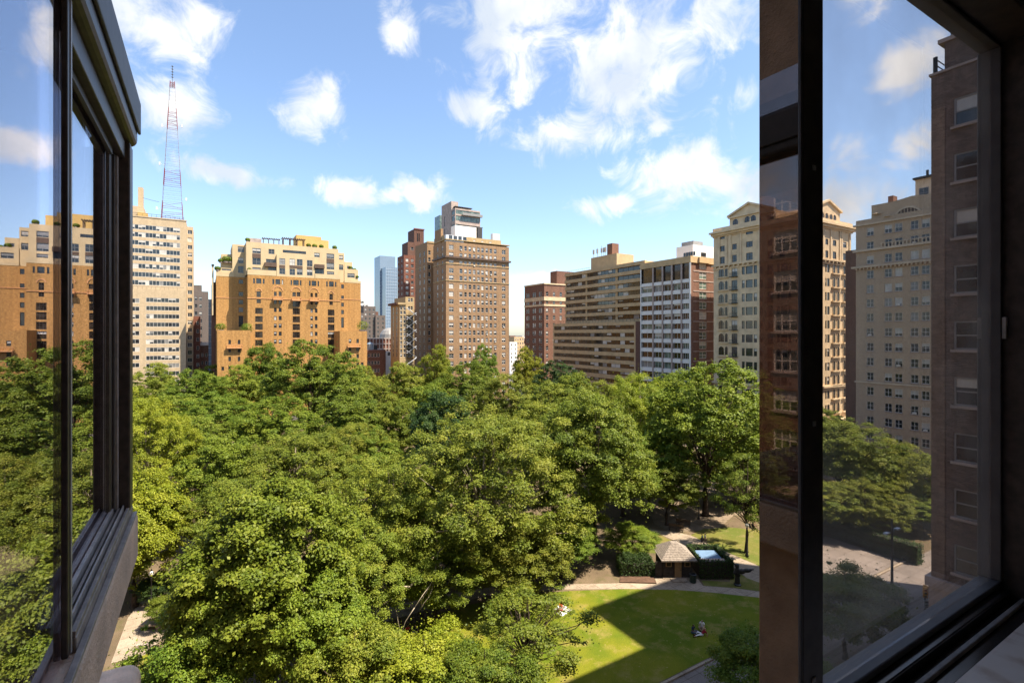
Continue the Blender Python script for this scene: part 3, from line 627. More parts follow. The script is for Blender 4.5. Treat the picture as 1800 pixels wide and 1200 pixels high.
# --- dark brown stepped tower
vD = 300.0
B = Building('stepped_tower', 'dark brown brick tower stepping up to a narrow cap left of the tan tower', U(z4(300), vD), vD)
a0, a1 = U(z4(327), vD), U(z4(430), vD); zA = ZV(z4(340), y4(430), vD)
rws = [zA - 3 - 3.4*i for i in range(24)]
B.block(a0, a1, vD, V(z4(286), a0), 0, zA, 'redb', front=grid([U(z4(c), vD) for c in (348, 381)], 1.7, rws, 1.9, pb=.6), left=grid([vD + 6*i + 4 for i in range(3)], 1.5, rws, 1.9, pb=.1))
zB = ZV(z4(360), y4(346), vD + 3)
B.block(U(z4(352), vD+3), U(z4(415), vD+3), vD + 3, V(z4(315), U(z4(352), vD+3)), zA + .003, zB, 'brown', front=grid([U(z4(380), vD+3)], 1.8, [zB - 4 - 4*i for i in range(4)], 2, pb=.4))
zC = ZV(z4(400), y4(264), vD + 4); q0, q1 = U(z4(393), vD+4), U(z4(455), vD+4)
B.block(q0, q1, vD + 4, V(z4(353), q0), zB - 6, zC, 'brown', name='cap_storey', front=[op(U(z4(411), vD+4), U(z4(418), vD+4), ZV(z4(418), y4(345), vD+4), ZV(z4(418), y4(292), vD+4), nz=1, fr='fr_dark', pb=0), op(U(z4(421), vD+4), U(z4(428), vD+4), ZV(z4(424), y4(345), vD+4), ZV(z4(424), y4(292), vD+4), nz=1, fr='fr_dark', pb=0)])
B.bx('parapet_cap', q0 - .3, q1 + .3, vD + 3.7, vD + 4.3, zC - .2, zC + .5, 'redb')
# --- narrow tan building with fire escapes
vN = 213.0; n0, n1, n2 = U(z4(300), vN), U(z4(341), vN), U(z4(398), vN)
B = Building('narrow_tan_building', 'narrow light tan building with a black fire escape stack on its front', n0, vN)
zn = ZV(z4(320), y4(735), vN); zn2 = ZV(z4(370), y4(697), vN)
rws = [ZV(z4(310), y4(y), vN) for y in (770,797,827,853,880,907,935,962,989,1015,1043,1070)]
B.block(n0, n1, vN, V(z4(243), n0), 0, zn, 'tan_l', front=grid([U(z4(310), vN), U(z4(331), vN)], 1.0, rws, 1.5, pb=.3), left=grid([vN + 4 + 5*i for i in range(6)], 1.6, rws, 1.6, pb=.2))
B.block(n1 + .003, n2, vN + .8, vN + 16, 0, zn2, 'tan_l', front=grid([U(z4(364), vN), U(z4(381), vN)], 1.0, [ZV(z4(365), y4(y), vN) for y in (716, 768)] + rws[2:], 1.6, pb=.3))
B.bx('cornice', n0 - .9, n1, vN - .5, vN + .4, zn - .8, zn + .1, 'tan_l'); B.bx('cornice', n0 - 1.3, n0 + .2, vN + .41, V(z4(243), n0), zn - .9, zn + .1, 'brown')
fe = thing('fire_escape', 'black iron fire escape zigzag on the narrow tan building', 'fire escape', (U(z4(372), vN), vN + .8, 0))
x0f, x1f = U(z4(350), vN) - fe.location.x, U(z4(396), vN) - fe.location.x
for i, r in enumerate(rws[1:] + [rws[-1] - 3.2, rws[-1] - 6.4]):
    m_ = MB(); z = r - 1.0; m_.box(x0f, x1f, -1.9, -.01, z - .12, z)
    for k in range(7): x = x0f + (x1f - x0f)*k/6; m_.box(x - .04, x + .04, -1.9, -1.82, z, z + 1.1)
    m_.box(x0f, x1f, -1.92, -1.84, z + 1.05, z + 1.15); m_.box(x0f, x1f, -1.92, -1.86, z + .5, z + .57)
    m_.build('platform', M['iron'], fe)
    l_ = MB(); s = 1 if i % 2 else -1; xm = (x0f + x1f)/2
    l_.tube([(xm - s*2.2, -1.0, z), (xm + s*2.2, -1.0, z + 3.0)], .12, 4); l_.tube([(xm - s*2.2, -1.6, z), (xm + s*2.2, -1.6, z + 3.0)], .12, 4); l_.build('ladder', M['steel'], fe)
# --- farther buildings of the middle gap
B = Building('glass_skyscraper', 'pale blue glass skyscraper standing far behind the brick towers', U(z4(210), 620), 620)
g0, g1, g2 = U(z4(174), 640), U(z4(272), 640), U(z4(283), 620)
za = ZV(z4(220), y4(437), 640); zb2 = ZV(z4(240), y4(507), 620)
B.block(g0, g1, 640, 665, 0, za, 'curtain'); B.block(U(z4(212), 620), g2, 620, 639.9, 0, zb2, 'curtain')
for i in range(34):
    z = zb2 - 3 - i*3.9; B.bx('floor_band', U(z4(212), 620) - .1, g2 + .1, 619.8, 619.99, z, z + .8, 'curtain_band')
for i in range(34):
    z = zb2 - 3 - i*3.9; B.bx('floor_band', g0 - .1, U(z4(211), 640), 639.8, 639.99, z, z + 1.2, 'curtain_band')
for i in range(6): x = U(z4(212), 620) + (g2 - U(z4(212), 620))*i/5; B.bx('mullion', x - .2, x + .2, 619.7, 619.79, 0, zb2, 'curtain_band')
B = Building('grey_tower_block', 'grey brown brick block behind the right end of the orange house', U(z4(60), 420), 420)
for (a, b, t, v) in ((70,146,757,420),(146,208,815,418),(52,70,800,419)):
    zt_ = ZV(z4((a+b)/2), y4(t), v); xa, xb = U(z4(a), v), U(z4(b), v); n = max(1, int((xb-xa)/3.0))
    B.block(xa + .002, xb - .002, v, v + 20, 0, zt_, 'greyb', front=grid([xa + (xb-xa)*(i+.5)/n for i in range(n)], 1.5, [zt_ - 3 - 3.6*i for i in range(14)], 1.8, fr='fr_grey', pb=.3))
B.bx('roof_tank', U(z4(147), 425), U(z4(164), 425), 425, 430, ZV(z4(155), y4(815), 418) + .003, ZV(z4(155), y4(792), 425), 'brown')
B = Building('white_terrace_block', 'pale stepped apartment block peeping over the grey brown block', U(z4(50), 470), 470)
for k, (a, b, t) in enumerate(((45,75,710),(75,100,735),(100,115,745))):
    xa, xb = U(z4(a), 470 - k), U(z4(b), 470 - k); zt_ = ZV(z4((a+b)/2), y4(t), 470 - k)
    B.block(xa + .002, xb - .002, 470 - k, 490, 0, zt_, 'whitep', front=[op(xa + .6, xb - .6, zt_ - 4 - 4*i, zt_ - 2 - 4*i, strip=4) for i in range(6)])
B = Building('parking_deck', 'red brick parking deck with pale concrete grid beyond the treetops', U(z4(95), 330), 330)
p0, p1 = U(z4(88), 330), U(z4(250), 330); zp = ZV(z4(170), y4(960), 330)
B.block(p0, p1, 330, 350, 0, zp, 'redb')
for i in range(5): B.bx('deck_band', p0 - .1, p1 + .1, 329.6, 329.99, zp - .6 - i*3.4, zp - i*3.4, 'stone_pink')
for i in range(9): x = p0 + (p1 - p0)*i/8; B.bx('deck_pier', x - .3, x + .3, 329.5, 329.59, 0, zp, 'stone_pink')
B.part('dome_roof', MB().lathe([(7, 0), (6.6, 2.5), (5, 5), (2.6, 6.6), (0, 7)], 16, (U(z4(228), 345), 342, zp)), 'fr_grey')
B = Building('dark_brick_low_rise', 'low dark brown brick building with a green roof tank beside the orange house', U(z4(95), 228), 228)
d0, d1 = U(z4(88), 228), U(z4(211), 228); zd = ZV(z4(150), y4(1035), 228)
B.block(d0, d1, 228, 244, 0, zd, 'brown', front=grid([U(z4(c), 228) for c in (105,127,146,165)], 1.1, [zd - 2.4, zd - 5.8, zd - 9.2], 1.6, pb=.2))
B.bx('roof_room', d0, U(z4(125), 229), 232, 240, zd + .003, ZV(z4(110), y4(997), 232), 'brown'); B.bx('roof_room', U(z4(137), 229), U(z4(165), 229), 231, 236, zd + .003, ZV(z4(150), y4(1006), 231), 'iron')
B.part('roof_tank', MB().lathe([(0, 0), (1.6, 0), (1.6, 2.6), (.9, 3.2), (0, 3.4)], 14, (U(z4(110), 230.5), 230, zd)), 'curtain')
B = Building('white_garage', 'low white building just above the treetops beside the parking deck', U(z4(208), 245), 245)
B.block(U(z4(209), 246), U(z4(243), 246), 246, 255, 0, ZV(z4(225), y4(1045), 246), 'whitep', front=grid([U(z4(218), 246), U(z4(232), 246)], 1.4, [ZV(z4(225), y4(1062), 246)], 1.6))
# --- row along the right of the park
def z5(zx): return 900 + zx*.28325
def y5(zy): return 400 + zy*.28333
uR = 130.0
u1 = 136.0; vK = V(z5(200), u1)
B = Building('corner_brick_building', 'dark red brown brick corner building with a cream belt at its upper floors', u1, vK)
zk = Zp(y5(347), u1, vK)
def zrow(zx, zy, u, v): return Zp(y5(zy), u, v)
rws = [zrow(200, y, u1, vK) for y in (410,465,512,557,605,655,702,747)]; rws += [rws[-1] - 3.6*i for i in range(1, 6)]
vKe = V(z5(78), u1)
B.block(u1, u1 + 26, vK, vKe, 0, zk, 'brick_r', front=grid([U(z5(c), vK) for c in (218,261,303)], 1.35, rws, 2.1, pb=.6), left=grid([V(z5(c) + o_, u1) for c in (97,137,176) for o_ in (-1.4, 1.7)], 1.15, rws, 2.2, pb=.5))
for ya, yb in ((428,452),(474,486)): B.bx('belt_course', u1 - .2, u1 + 26, vK - .2, vKe, zrow(200, yb, u1, vK), zrow(200, ya, u1, vK), 'limestone')
B.bx('parapet_cap', u1 - .3, u1 + 26, vK - .3, vKe, zk - .3, zk + .3, 'limestone')
px0, px1 = U(z5(278), vK + 9), U(z5(335), vK + 9)
B.bx('roof_house', px0, px1 + 14, vK + 9, V(z5(238), px0), zk + .31, Zp(y5(268), px0, vK + 9), 'brown'); 
B = Building('banded_apartment_block', 'long tan concrete banded apartment block with continuous ribbon windows', uR, V(z5(795), uR))
vn, vf_ = V(z5(770), uR), V(z5(255), uR)
vend = V(z5(797), uR)
ztl = ZU(z5(500), y5(590), uR)
def zl_(zx, zy): return ZU(z5(zx), y5(zy), uR)
lr = [zl_(700, y) for y in (617,665,713,762,812,860,908)]; lr += [lr[-1] - 3.0*i for i in range(1, 3)]
B.block(uR, uR + 26, vend, vf_, 0, ztl, 'band', left=[op(vn + 1.0, vf_ - .8, z - .75, z + .75, strip=20, rev=.3, fr='fr_dark', gl='glass_b', pb=.55) for z in lr])
B.bx('brown_pier', uR - .25, uR + .6, vend, vn, 0, ztl - .02, 'brown')
uS = uR + 3.0
un0, un1 = V(z5(800), uR) + .5, V(z5(332), uS)
ztu = ZU(z5(640), y5(237), uS)
ur = [ZU(z5(720), y5(y), uS) for y in (258,309,359,408,457,505,553)]
B.block(uS, uR + 26, un0, un1, ztl + .003, ztu, 'band', name='upper_wall', left=[op(un0 + .8, (un0+un1)*.5 - 9.0, z - .78, z + .78, strip=5, rev=.3, fr='fr_dark', gl='glass_b', pb=.5) for z in ur] + [op((un0+un1)*.5 - 7.8, un1 - 14.5, z - .78, z + .78, strip=8, rev=.3, fr='fr_dark', gl='glass_b', pb=.6) for z in ur] + [op(un1 - 13.5, un1 - .6, z - .78, z + .78, strip=5, rev=.3, fr='fr_dark', gl='glass_b', pb=.5) for z in ur])
for z in ur:
    B.bx('floor_band', uS - .9, uS - .003, un0 - .3, (un0+un1)*.5 - 8.6, z + .85, z + 2.1, 'band'); B.bx('floor_band', uS - .5, uS - .003, (un0+un1)*.5 - 8.2, un1, z + .85, z + 2.1, 'band')
rl = MB()
for i in range(26): y = un0 + 1 + i*1.9; rl.box(uR + .15, uR + .21, y, y + .06, ztl, ztl + 1.0)
rl.box(uR + .14, uR + .22, un0 + 1, un0 + 49, ztl + .95, ztl + 1.03); B.part('terrace_railing', rl, 'dkmetal')
pl = uS + 4; pv0, pv1 = V(z5(650), pl), V(z5(490), pl); zpt = ZU(z5(640), y5(160), pl)
B.bx('plant_room', pl, pl + 9, pv0, pv1, ztu + .003, zpt, 'band')
ch = pl + 3; B.bx('chimney', ch, ch + 3.5, V(z5(622), ch), V(z5(590), ch), zpt + .003, ZU(z5(605), y5(100), ch), 'brick_r')
for k, zx in enumerate((507, 530, 556, 570, 580)): 
    y = V(z5(zx), pl + 1); m_ = MB().tube([(pl + 1, y, zpt - 3), (pl + 1, y, zpt + 3.4 + .5*(k % 3))], .09, 5); m_.box(pl + .7, pl + 1.3, y - .25, y + .25, zpt + 1.6, zpt + 3.4); B.part('antenna', m_, 'fr_grey')
rl = MB()
for i in range(12): y = un1 - 1 - i*1.3; rl.box(uS + .3, uS + .36, y, y + .06, ztu, ztu + 1.1)
rl.box(uS + .3, uS + .36, un1 - 16, un1 - 1, ztu + 1.05, ztu + 1.12); B.part('roof_railing', rl, 'dkmetal')
# white grid building
g0v, g1v = V(z5(1108), uR), V(z5(800), uR)
B = Building('white_grid_building', 'apartment building with a white gridded front and red brick side wall', uR, g0v)
zg = Zp(y5(182), uR, g0v)
def vg(zx): return V(z5(zx), uR)
piers = [800,878,937,995,1055,1108]
gr = [Zp(y5(y), uR, vg(1080)) for y in (362,424,485,548,608,670,732,795)]; gr += [gr[-1] - 3.4*i for i in range(1, 7)]
lo = []
for i in range(5):
    a, b = vg(piers[i+1]) + .45, vg(piers[i]) - .45
    for z in gr:
        if z > 2: lo.append(op(a, b, z - 1.05, z + 1.05, nx=2 if i < 4 else 3, nz=1, fr='fr_white', gl='glass_g' if random.random() < .35 else 'glass_b', pb=.3, rev=.3, fw=.12))
    lo.append(op(a - .2, b + .2, Zp(y5(325), uR, vg(1080)), Zp(y5(218), uR, vg(1080)), nx=1, nz=1, fr='fr_dark', gl='glass_b', pb=0, rev=.3))
rwz = [Zp(y5(y), U(z5(1183), g0v), g0v) for y in (237,298,360,423,484,547,607,670,730,790,852)]
rws2 = [op(U(z5(1162), g0v), U(z5(1207), g0v), z - 1.15, z + 1.15, nx=2, nz=2, pb=.4, rev=.2, fw=.14, gl='glass_g') for z in rwz]
ge = U(z5(1252), g0v)
zt1 = Zp(y5(335), uR, vg(1080))
B.block(uR, ge, g0v, g1v - .01, 0, zg, 'brick_r', front=rws2, left=lo)
for z in gr: B.bx('white_spandrel', uR - .16, uR - .003, g0v + .3, g1v - .02, z - 2.35, z - 1.1, 'whitep')
B.bx('white_spandrel', uR - .165, uR - .003, g0v - .1, g1v - .02, gr[0] + 1.1, gr[0] + 2.2, 'whitep')
for i, p in enumerate(piers): B.bx('pier', uR - .34, uR - .17, vg(p) - .3 if i else vg(p) - .45, vg(p) + .3 if i else vg(p) - .03, 0, zg - .8, 'stone_pink' if 0 < i < 5 else 'whitep')
B.bx('fascia', uR - .4, ge, g0v - .35, g1v - .02, zg - 1.7, zg + .3, 'band')
for z in rwz: B.bx('string_course', uR + 1.2, ge, g0v - .1, g0v + .05, z - 2.0, z - 1.7, 'stone_pink')
B.bx('window_bay_top', U(z5(1150), g0v), U(z5(1215), g0v), g0v - .9, g0v - .36, zg - 1.6, zg + .2, 'band')
wu0 = uR + 6; wv = g0v + 4
B.bx('white_plant_room', wu0, wu0 + 16, wv, V(z5(1020), wu0), zg + .31, Zp(y5(112), wu0 + 4, wv), 'white_roof')
for i in range(5): y = V(z5(1072 + 15*i), wu0); window(B.root, wu0 - .06 - B.x, y - B.y, zg + 1.4, -math.pi/2, .8, 1.3, 1, 1, 'fr_dark', .06, pb=0)
window(B.root, U(z5(1188), wv) - B.x, wv - .06 - B.y, zg + 1.5, 0, 2.4, 1.3, 2, 1, 'fr_dark', .08, pb=0)
B.bx('cooling_tower', U(z5(1125), wv + 5), U(z5(1185), wv + 5), wv + 5, wv + 10, Zp(y5(112), wu0 + 4, wv) + .003, Zp(y5(84), wu0 + 8, wv + 5), 'fr_grey')
# --- cream limestone building with gables
def z6(zx): return 1240 + zx*.18333
def y6(zy): return 340 + zy*.18333
vC0 = V(1400, uR); vC1 = V(1254.5, uR); uC1 = U(1496, vC0)
B = Building('limestone_building', 'ornate cream limestone building with pediment gables and arched bay windows', uR, vC0)
def zc_(zx, zy): return ZU(z6(zx), y6(zy), uR)
zcn = zc_(330, 350)                                   # cornice level
fl_ = 3.82; top0 = zc_(420, 733)
rw = [top0 - fl_*i for i in range(12) if top0 - fl_*i > 7]
def lv(px): return V(px, uR)
def sets(rr, h, cols, **k):
    out = []
    for (pa, pb_) in cols:
        for z in rr: out.append(op(lv(pa), lv(pb_), z - h/2, z + h/2, **k))
    return out
Lw = sets(rw, 2.1, [(1264,1272.3),(1275,1279.2)], fr='fr_dark', nz=1, pb=.15) + sets(rw, 2.75, [(1286,1296)], fr='fr_dark', nx=2, nz=2, pb=.15) + sets(rw, 2.2, [(1304,1309),(1311,1323),(1325,1330.8)], fr='fr_dark', nz=1, pb=.3) \
   + sets(rw, 2.75, [(1339,1349)], fr='fr_dark', nx=2, nz=2, pb=.15) + sets(rw, 2.2, [(1356,1361),(1363,1374),(1376,1381)], fr='fr_dark', nz=1, pb=.3)
za_, zb_ = zc_(420, 487), zc_(420, 603)
Lw += sets([za_], 1.6, [(1266,1276),(1287,1295),(1311.5,1323),(1340,1348),(1360,1370)], fr='fr_dark', nx=2, pb=.1) + sets([zb_], 2.0, [(1266,1276),(1287,1295),(1311.5,1323),(1340,1348),(1360,1370)], fr='fr_dark', nx=2, pb=.1)
zs_ = zc_(420, 375); Lw += sets([zs_], .85, [(1266,1276),(1311,1323.5)], fr='fr_dark', nz=1, pb=0)
def fu(px): return U(px, vC0)
Fw = []
for z in rw:
    for (pa, pb_, h, n) in ((1416,1420,2.2,1),(1421,1428,2.2,1),(1429,1433,2.2,1),(1440,1444,2.2,1),(1450.5,1453,2.2,1),(1454,1458.2,2.2,1),(1463.5,1468,2.1,1),(1471,1475,2.1,1),(1481.5,1486,2.1,1),(1488.5,1492.5,2.1,1)):
        Fw.append(op(fu(pa), fu(pb_), z - h/2, z + h/2, fr='fr_dark', nz=1, pb=.3))
for z, h in ((za_, 1.6), (zb_, 2.0)):
    for (pa, pb_) in ((1420,1427),(1436,1442),(1451,1456),(1464,1470),(1482,1488)): Fw.append(op(fu(pa), fu(pb_), z - h/2, z + h/2, fr='fr_dark', nx=2, pb=.1))
B.block(uR, uC1, vC0, vC1, 0, zcn, 'limestone', front=Fw, left=Lw)
def ring(name, z, h, pj, mat='limestone'): B.part(name, MB().box(uR - pj, uC1 + pj, vC0 - pj, vC1 + pj*.4, z, z + h), mat)
ring('cornice', zcn + .003, .5, 1.5); ring('cornice_bed', zcn - .6, .597, .9); ring('cornice_bed', zcn - 1.0, .39, .35); ring('parapet', zcn + .51, 1.2, .3)
zbelt = (zb_ + rw[0])/2 + .1; ring('belt_cornice', zbelt, .4, .75); ring('belt_course', zbelt - .9, .4, .3)
ring('belt_course', rw[-2] + 2.0, .5, .6)
for i in range(16): y = vC0 + 1 + (vC1 - vC0 - 2)*i/15; B.bx('bracket', uR - .68, uR - .02, y - .18, y + .18, zbelt - .5, zbelt - .003, 'limestone')
for i in range(14): x = uR + 1 + (uC1 - uR - 2)*i/13; B.bx('bracket', x - .18, x + .18, vC0 - .68, vC0 - .02, zbelt - .5, zbelt - .003, 'limestone')
for pa in (1264, 1276.5, 1283.5, 1298.5, 1302, 1334, 1338, 1352): y = lv(pa); B.bx('pilaster', uR - .22, uR - .003, y - .35, y + .35, zbelt + .41, zcn - 1.01, 'limestone')
for pa in (1432, 1447, 1460, 1476, 1479, 1493): x = fu(pa); B.bx('pilaster', x - .35, x + .35, vC0 - .22, vC0 - .003, zbelt + .41, zcn - 1.01, 'limestone')
# gable storeys
gz0 = zcn + 1.72; gz1 = zc_(400, 185)
def gable(axis, a0, a1, ridge):
    m_ = MB(); c = (a0 + a1)/2
    if axis == 'left': pts = lambda d: [(uR + .4 + d, a0, gz0), (uR + .4 + d, a1, gz0), (uR + .4 + d, a1, gz1), (uR + .4 + d, c, ridge), (uR + .4 + d, a0, gz1)]
    else: pts = lambda d: [(a0, vC0 + .4 + d, gz0), (a1, vC0 + .4 + d, gz0), (a1, vC0 + .4 + d, gz1), (c, vC0 + .4 + d, ridge), (a0, vC0 + .4 + d, gz1)]
    A, C_ = pts(0), pts(12); m_.poly(A); m_.poly(C_[::-1])
    for k in range(5): j = (k + 1) % 5; m_.poly([A[k], C_[k], C_[j], A[j]])
    B.part('gable', m_, 'limestone')
    t_ = MB()
    for (k, j) in ((2, 3), (3, 4)):
        p, q = Vector(A[k]), Vector(A[j]); d = (q - p).normalized(); off = Vector((-.5, 0, 0)) if axis == 'left' else Vector((0, -.5, 0)); up = Vector((0, 0, .55))
        P4 = [p + off - d*.6*(k == 2), q + off, q + off + up, p + off + up - d*.6*(k == 2)]; Q4 = [x - off*2 for x in P4]
        for s_ in ((P4), (Q4[::-1]), [P4[3], P4[2], Q4[2], Q4[3]], [P4[0], Q4[0], Q4[1], P4[1]]): t_.poly(s_)
    B.part('gable_moulding', t_, 'limestone')
gable('left', lv(1352), lv(1281), zc_(420, 95)); gable('front', fu(1436), fu(1479), Zp(350, uR + 12, vC0))
B.bx('gable_sill', uR - .1, uR + .397, lv(1353), lv(1280), gz1 - .6, gz1 - .2, 'limestone')
def arched(x, y, z, rz, w, h):
    """arched window standing proud in a stone surround"""
    m_ = MB(); r = w/2; pts = [(-r, 0), (r, 0)] + [(r*math.cos(math.pi*i/8), h - r + r*math.sin(math.pi*i/8)) for i in range(9)]
    m_.poly([(p[0], 0, p[1]) for p in pts]); n = len(pts); out = [(p[0]*1.22, p[1] if i < 2 else (h - r) + (p[1] - h + r)*1.22) for i, p in enumerate(pts)]
    for i in range(n):
        j = (i + 1) % n
        m_.poly([(pts[i][0], -.1, pts[i][1]), (out[i][0], -.1, out[i][1]), (out[j][0], -.1, out[j][1]), (pts[j][0], -.1, pts[j][1])], 1)
        m_.poly([(pts[i][0], 0, pts[i][1]), (pts[i][0], -.1, pts[i][1]), (pts[j][0], -.1, pts[j][1]), (pts[j][0], 0, pts[j][1])], 1)
        m_.poly([(out[i][0], -.1, out[i][1]), (out[i][0], .05, out[i][1]), (out[j][0], .05, out[j][1]), (out[j][0], -.1, out[j][1])], 1)
    m_.box(-.05, .05, -.06, -.002, 0, h - .02, 2); m_.box(-r, r, -.055, -.003, h*.5, h*.5 + .08, 2)
    return m_.build('window', [M['glass_b'], M['limestone'], M['fr_dark']], B.root, (x - B.x, y - B.y, z), rz)
for pa in (1291.5, 1312.5, 1322.5, 1343): arched(uR + .385, lv(pa), zc_(400, 320), -math.pi/2, 1.75, 3.0)
for pa in (1441, 1448, 1455.5, 1463, 1469.5): arched(fu(pa), vC0 + .385, zc_(400, 322), 0, 1.5, 3.0)
for z in rw:                                           # arched heads, bay sills and balconies
    for pa, w in ((1268.2, 1.85), (1277, .95)): arched(uR - .02, lv(pa), z - 1.05, -math.pi/2, w, 2.45)
    for pa in (1465.8, 1473, 1483.8, 1490.5): arched(fu(pa), vC0 - .02, z - 1.05, 0, 1.25, 2.45)
    B.bx('bay_sill', uR - .55, uR - .003, lv(1281), lv(1262), z - 1.5, z - 1.2, 'limestone'); B.bx('bay_sill', fu(1461), fu(1477), vC0 - .6, vC0 - .003, z - 1.5, z - 1.2, 'limestone'); B.bx('bay_sill', fu(1479), fu(1494.5), vC0 - .6, vC0 - .003, z - 1.5, z - 1.2, 'limestone')
    for (pa, pb_) in ((1285,1297),(1338,1350)):
        m_ = MB(); y0_, y1_ = lv(pb_), lv(pa); m_.box(uR - .9, uR - .003, y0_, y1_, z - 1.55, z - 1.4)
        for i in range(8): y = y0_ + .05 + (y1_ - y0_ - .1)*i/7; m_.box(uR - .88, uR - .84, y - .025, y + .025, z - 1.4, z - .5)
        m_.box(uR - .9, uR - .82, y0_, y1_, z - .5, z - .42); B.part('balcony', m_, 'iron')
# ground floor arcade on the sunny side
for pa in (1456, 1466, 1476, 1486, 1493): x = fu(pa); B.part('column', MB().lathe([(.55, 0), (.55, .4), (.42, .5), (.36, 5.2), (.55, 5.5), (.6, 6.0)], 10, (x, vC0 - 1.2, 0)), 'limestone')
B.bx('arcade_roof', fu(1450), uC1 + .2, vC0 - 1.9, vC0 - .003, 6.0, 6.9, 'limestone')
B.bx('entrance_canopy', uR - 5, uR - .8, lv(1346), lv(1330), 4.6, 5.0, 'whitep')
# --- taupe building across the side street
def z7(zx): return 1440 + zx*.225
def y7(zy): return 290 + zy*.225
vP1 = V(1504.5, uR); vP0 = V(1700, uR)
B = Building('taupe_apartment_building', 'taupe brick apartment building with stone cornice, lunette and white sash windows', uR, vP0)
def zt_(zx, zy): return ZU(z7(zx), y7(zy), uR)
zpp = zt_(340, 430)
rr = [zt_(398, y) for y in (855,967,1078,1190)]; rr += [rr[-1] - 3.35*i for i in range(1, 9) if rr[-1] - 3.35*i > 3]
up = [zt_(398, 740), zt_(398, 630), zt_(398, 520)]
pc = [1529.5, 1561.3, 1579.5, 1607.5, 1627, 1650, 1672]
lo = [op(lv(p) - .72, lv(p) + .72, z - .92, z + .92, nx=2, pb=.35, ac=.06, sill=True) for p in pc for z in rr + up]
B.block(uR, uR + 24, vP0, vP1, 0, zpp, 'taupe', left=lo)
def tb(name, z, h, pj, mat='taupe_s', y0=None, y1=None): B.bx(name, uR - pj, uR + .3, vP0 if y0 is None else y0, vP1 + pj if y1 is None else y1, z, z + h, mat)
tb('cornice', zpp - 1.4, .35, .45); tb('belt_cornice', zt_(398, 800), .45, .7); tb('belt_course', zt_(398, 672), .5, .5); tb('belt_course', rr[-5] - 1.6, .3, .25)
for i in range(26): y = vP0 + .5 + (vP1 - vP0 - .8)*i/25; B.bx('bracket', uR - .55, uR - .003, y - .14, y + .14, zt_(398, 800) - .4, zt_(398, 800) - .003, 'taupe_s')
bl_ = MB(); bz = zt_(398, 672) + .503
for i in range(22): y = vP0 + .4 + (lv(1549) - vP0 - .6)*i/21; bl_.box(uR - .42, uR - .3, y - .1, y + .1, bz, bz + .8)
bl_.box(uR - .46, uR - .26, vP0, lv(1549), bz + .8, bz + .95); B.part('balustrade', bl_, 'taupe_s')
za2 = zt_(620, 300)
m_ = MB(); prof = [(lv(1530), zpp), (lv(1530), zt_(400, 315)), (lv(1565), zt_(560, 285)), (lv(1585), zt_(640, 262)), (lv(1600), zt_(720, 238)), (lv(1631), zt_(850, 222)), (vP0, zt_(850, 222)), (vP0, zpp)]
A = [(uR + .5, p[0], p[1]) for p in prof]; C_ = [(uR + 16, p[0], p[1]) for p in prof]; m_.poly(A); m_.poly(C_[::-1])
for k in range(len(A)): j = (k + 1) % len(A); m_.poly([A[k], C_[k], C_[j], A[j]])
B.part('attic_gable', m_, 'taupe')
m_ = MB(); yc, zl0, rr_ = lv(1594), zt_(680, 421), (lv(1573) - lv(1614))/2*1.15
for i in range(10):
    t0, t1 = math.pi*i/10, math.pi*(i+1)/10
    P_ = lambda r, t, d: (uR + d, yc + r*math.cos(t), zl0 + r*math.sin(t))
    m_.poly([P_(rr_, t0, .3), P_(rr_*1.13, t0, .3), P_(rr_*1.13, t1, .3), P_(rr_, t1, .3)], 1); m_.poly([P_(rr_*1.13, t0, .3), P_(rr_*1.13, t0, .52), P_(rr_*1.13, t1, .52), P_(rr_*1.13, t1, .3)], 1)
    m_.poly([(uR + .45, yc, zl0), P_(rr_, t0, .45), P_(rr_, t1, .45)], 0)
for k in range(-3, 4): y = yc + rr_*k/4; hgt = math.sqrt(max(.1, 1 - (k/4)**2))*rr_; m_.box(uR + .38, uR + .44, y - .06, y + .06, zl0, zl0 + hgt, 1)
B.part('lunette', m_, ['spandrel', 'taupe_s'])
for zx, zy in ((443, 385), (535, 405)): B.part('roundel', MB().lathe([(0, 0), (.7, .02), (.85, .1), (.7, .16), (0, .16)], 12, (uR + .3, lv(z7(zx)), zt_(zx, zy))), 'taupe_s')
B.bx('chimney', uR + 4, uR + 6, V(1570, uR + 4), V(1561, uR + 4), zt_(560, 300), ZU(1565, y7(242), uR + 4), 'brick_r')
ph0, ph1 = V(1640, uR + 5), V(1609, uR + 5); zph = ZU(1620, y7(110), uR + 5)
B.bx('roof_house', uR + 5, uR + 13, vP0, ph1, zt_(850, 240), zph, 'taupe_s'); B.bx('roof_eave', uR + 4.2, uR + 13.5, vP0 + .01, V(1604, uR + 4.2), zph + .002, zph + .4, 'iron'); B.bx('roof_finial', uR + 6, uR + 6.4, ph1 - 2, ph1 - 1.6, zph + .4, zph + 2, 'iron')
window(B.root, uR + 4.94 - B.x, V(1624, uR + 5) - B.y, zph - 4.3, -math.pi/2, 1.8, 2.3, 2, 2, 'fr_grey', .1, pb=0)
B.bx('link_wall', uR + 2, uR + 20, vP1 + .002, vP1 + 3.2, 0, zt_(260, 655), 'brick_r')
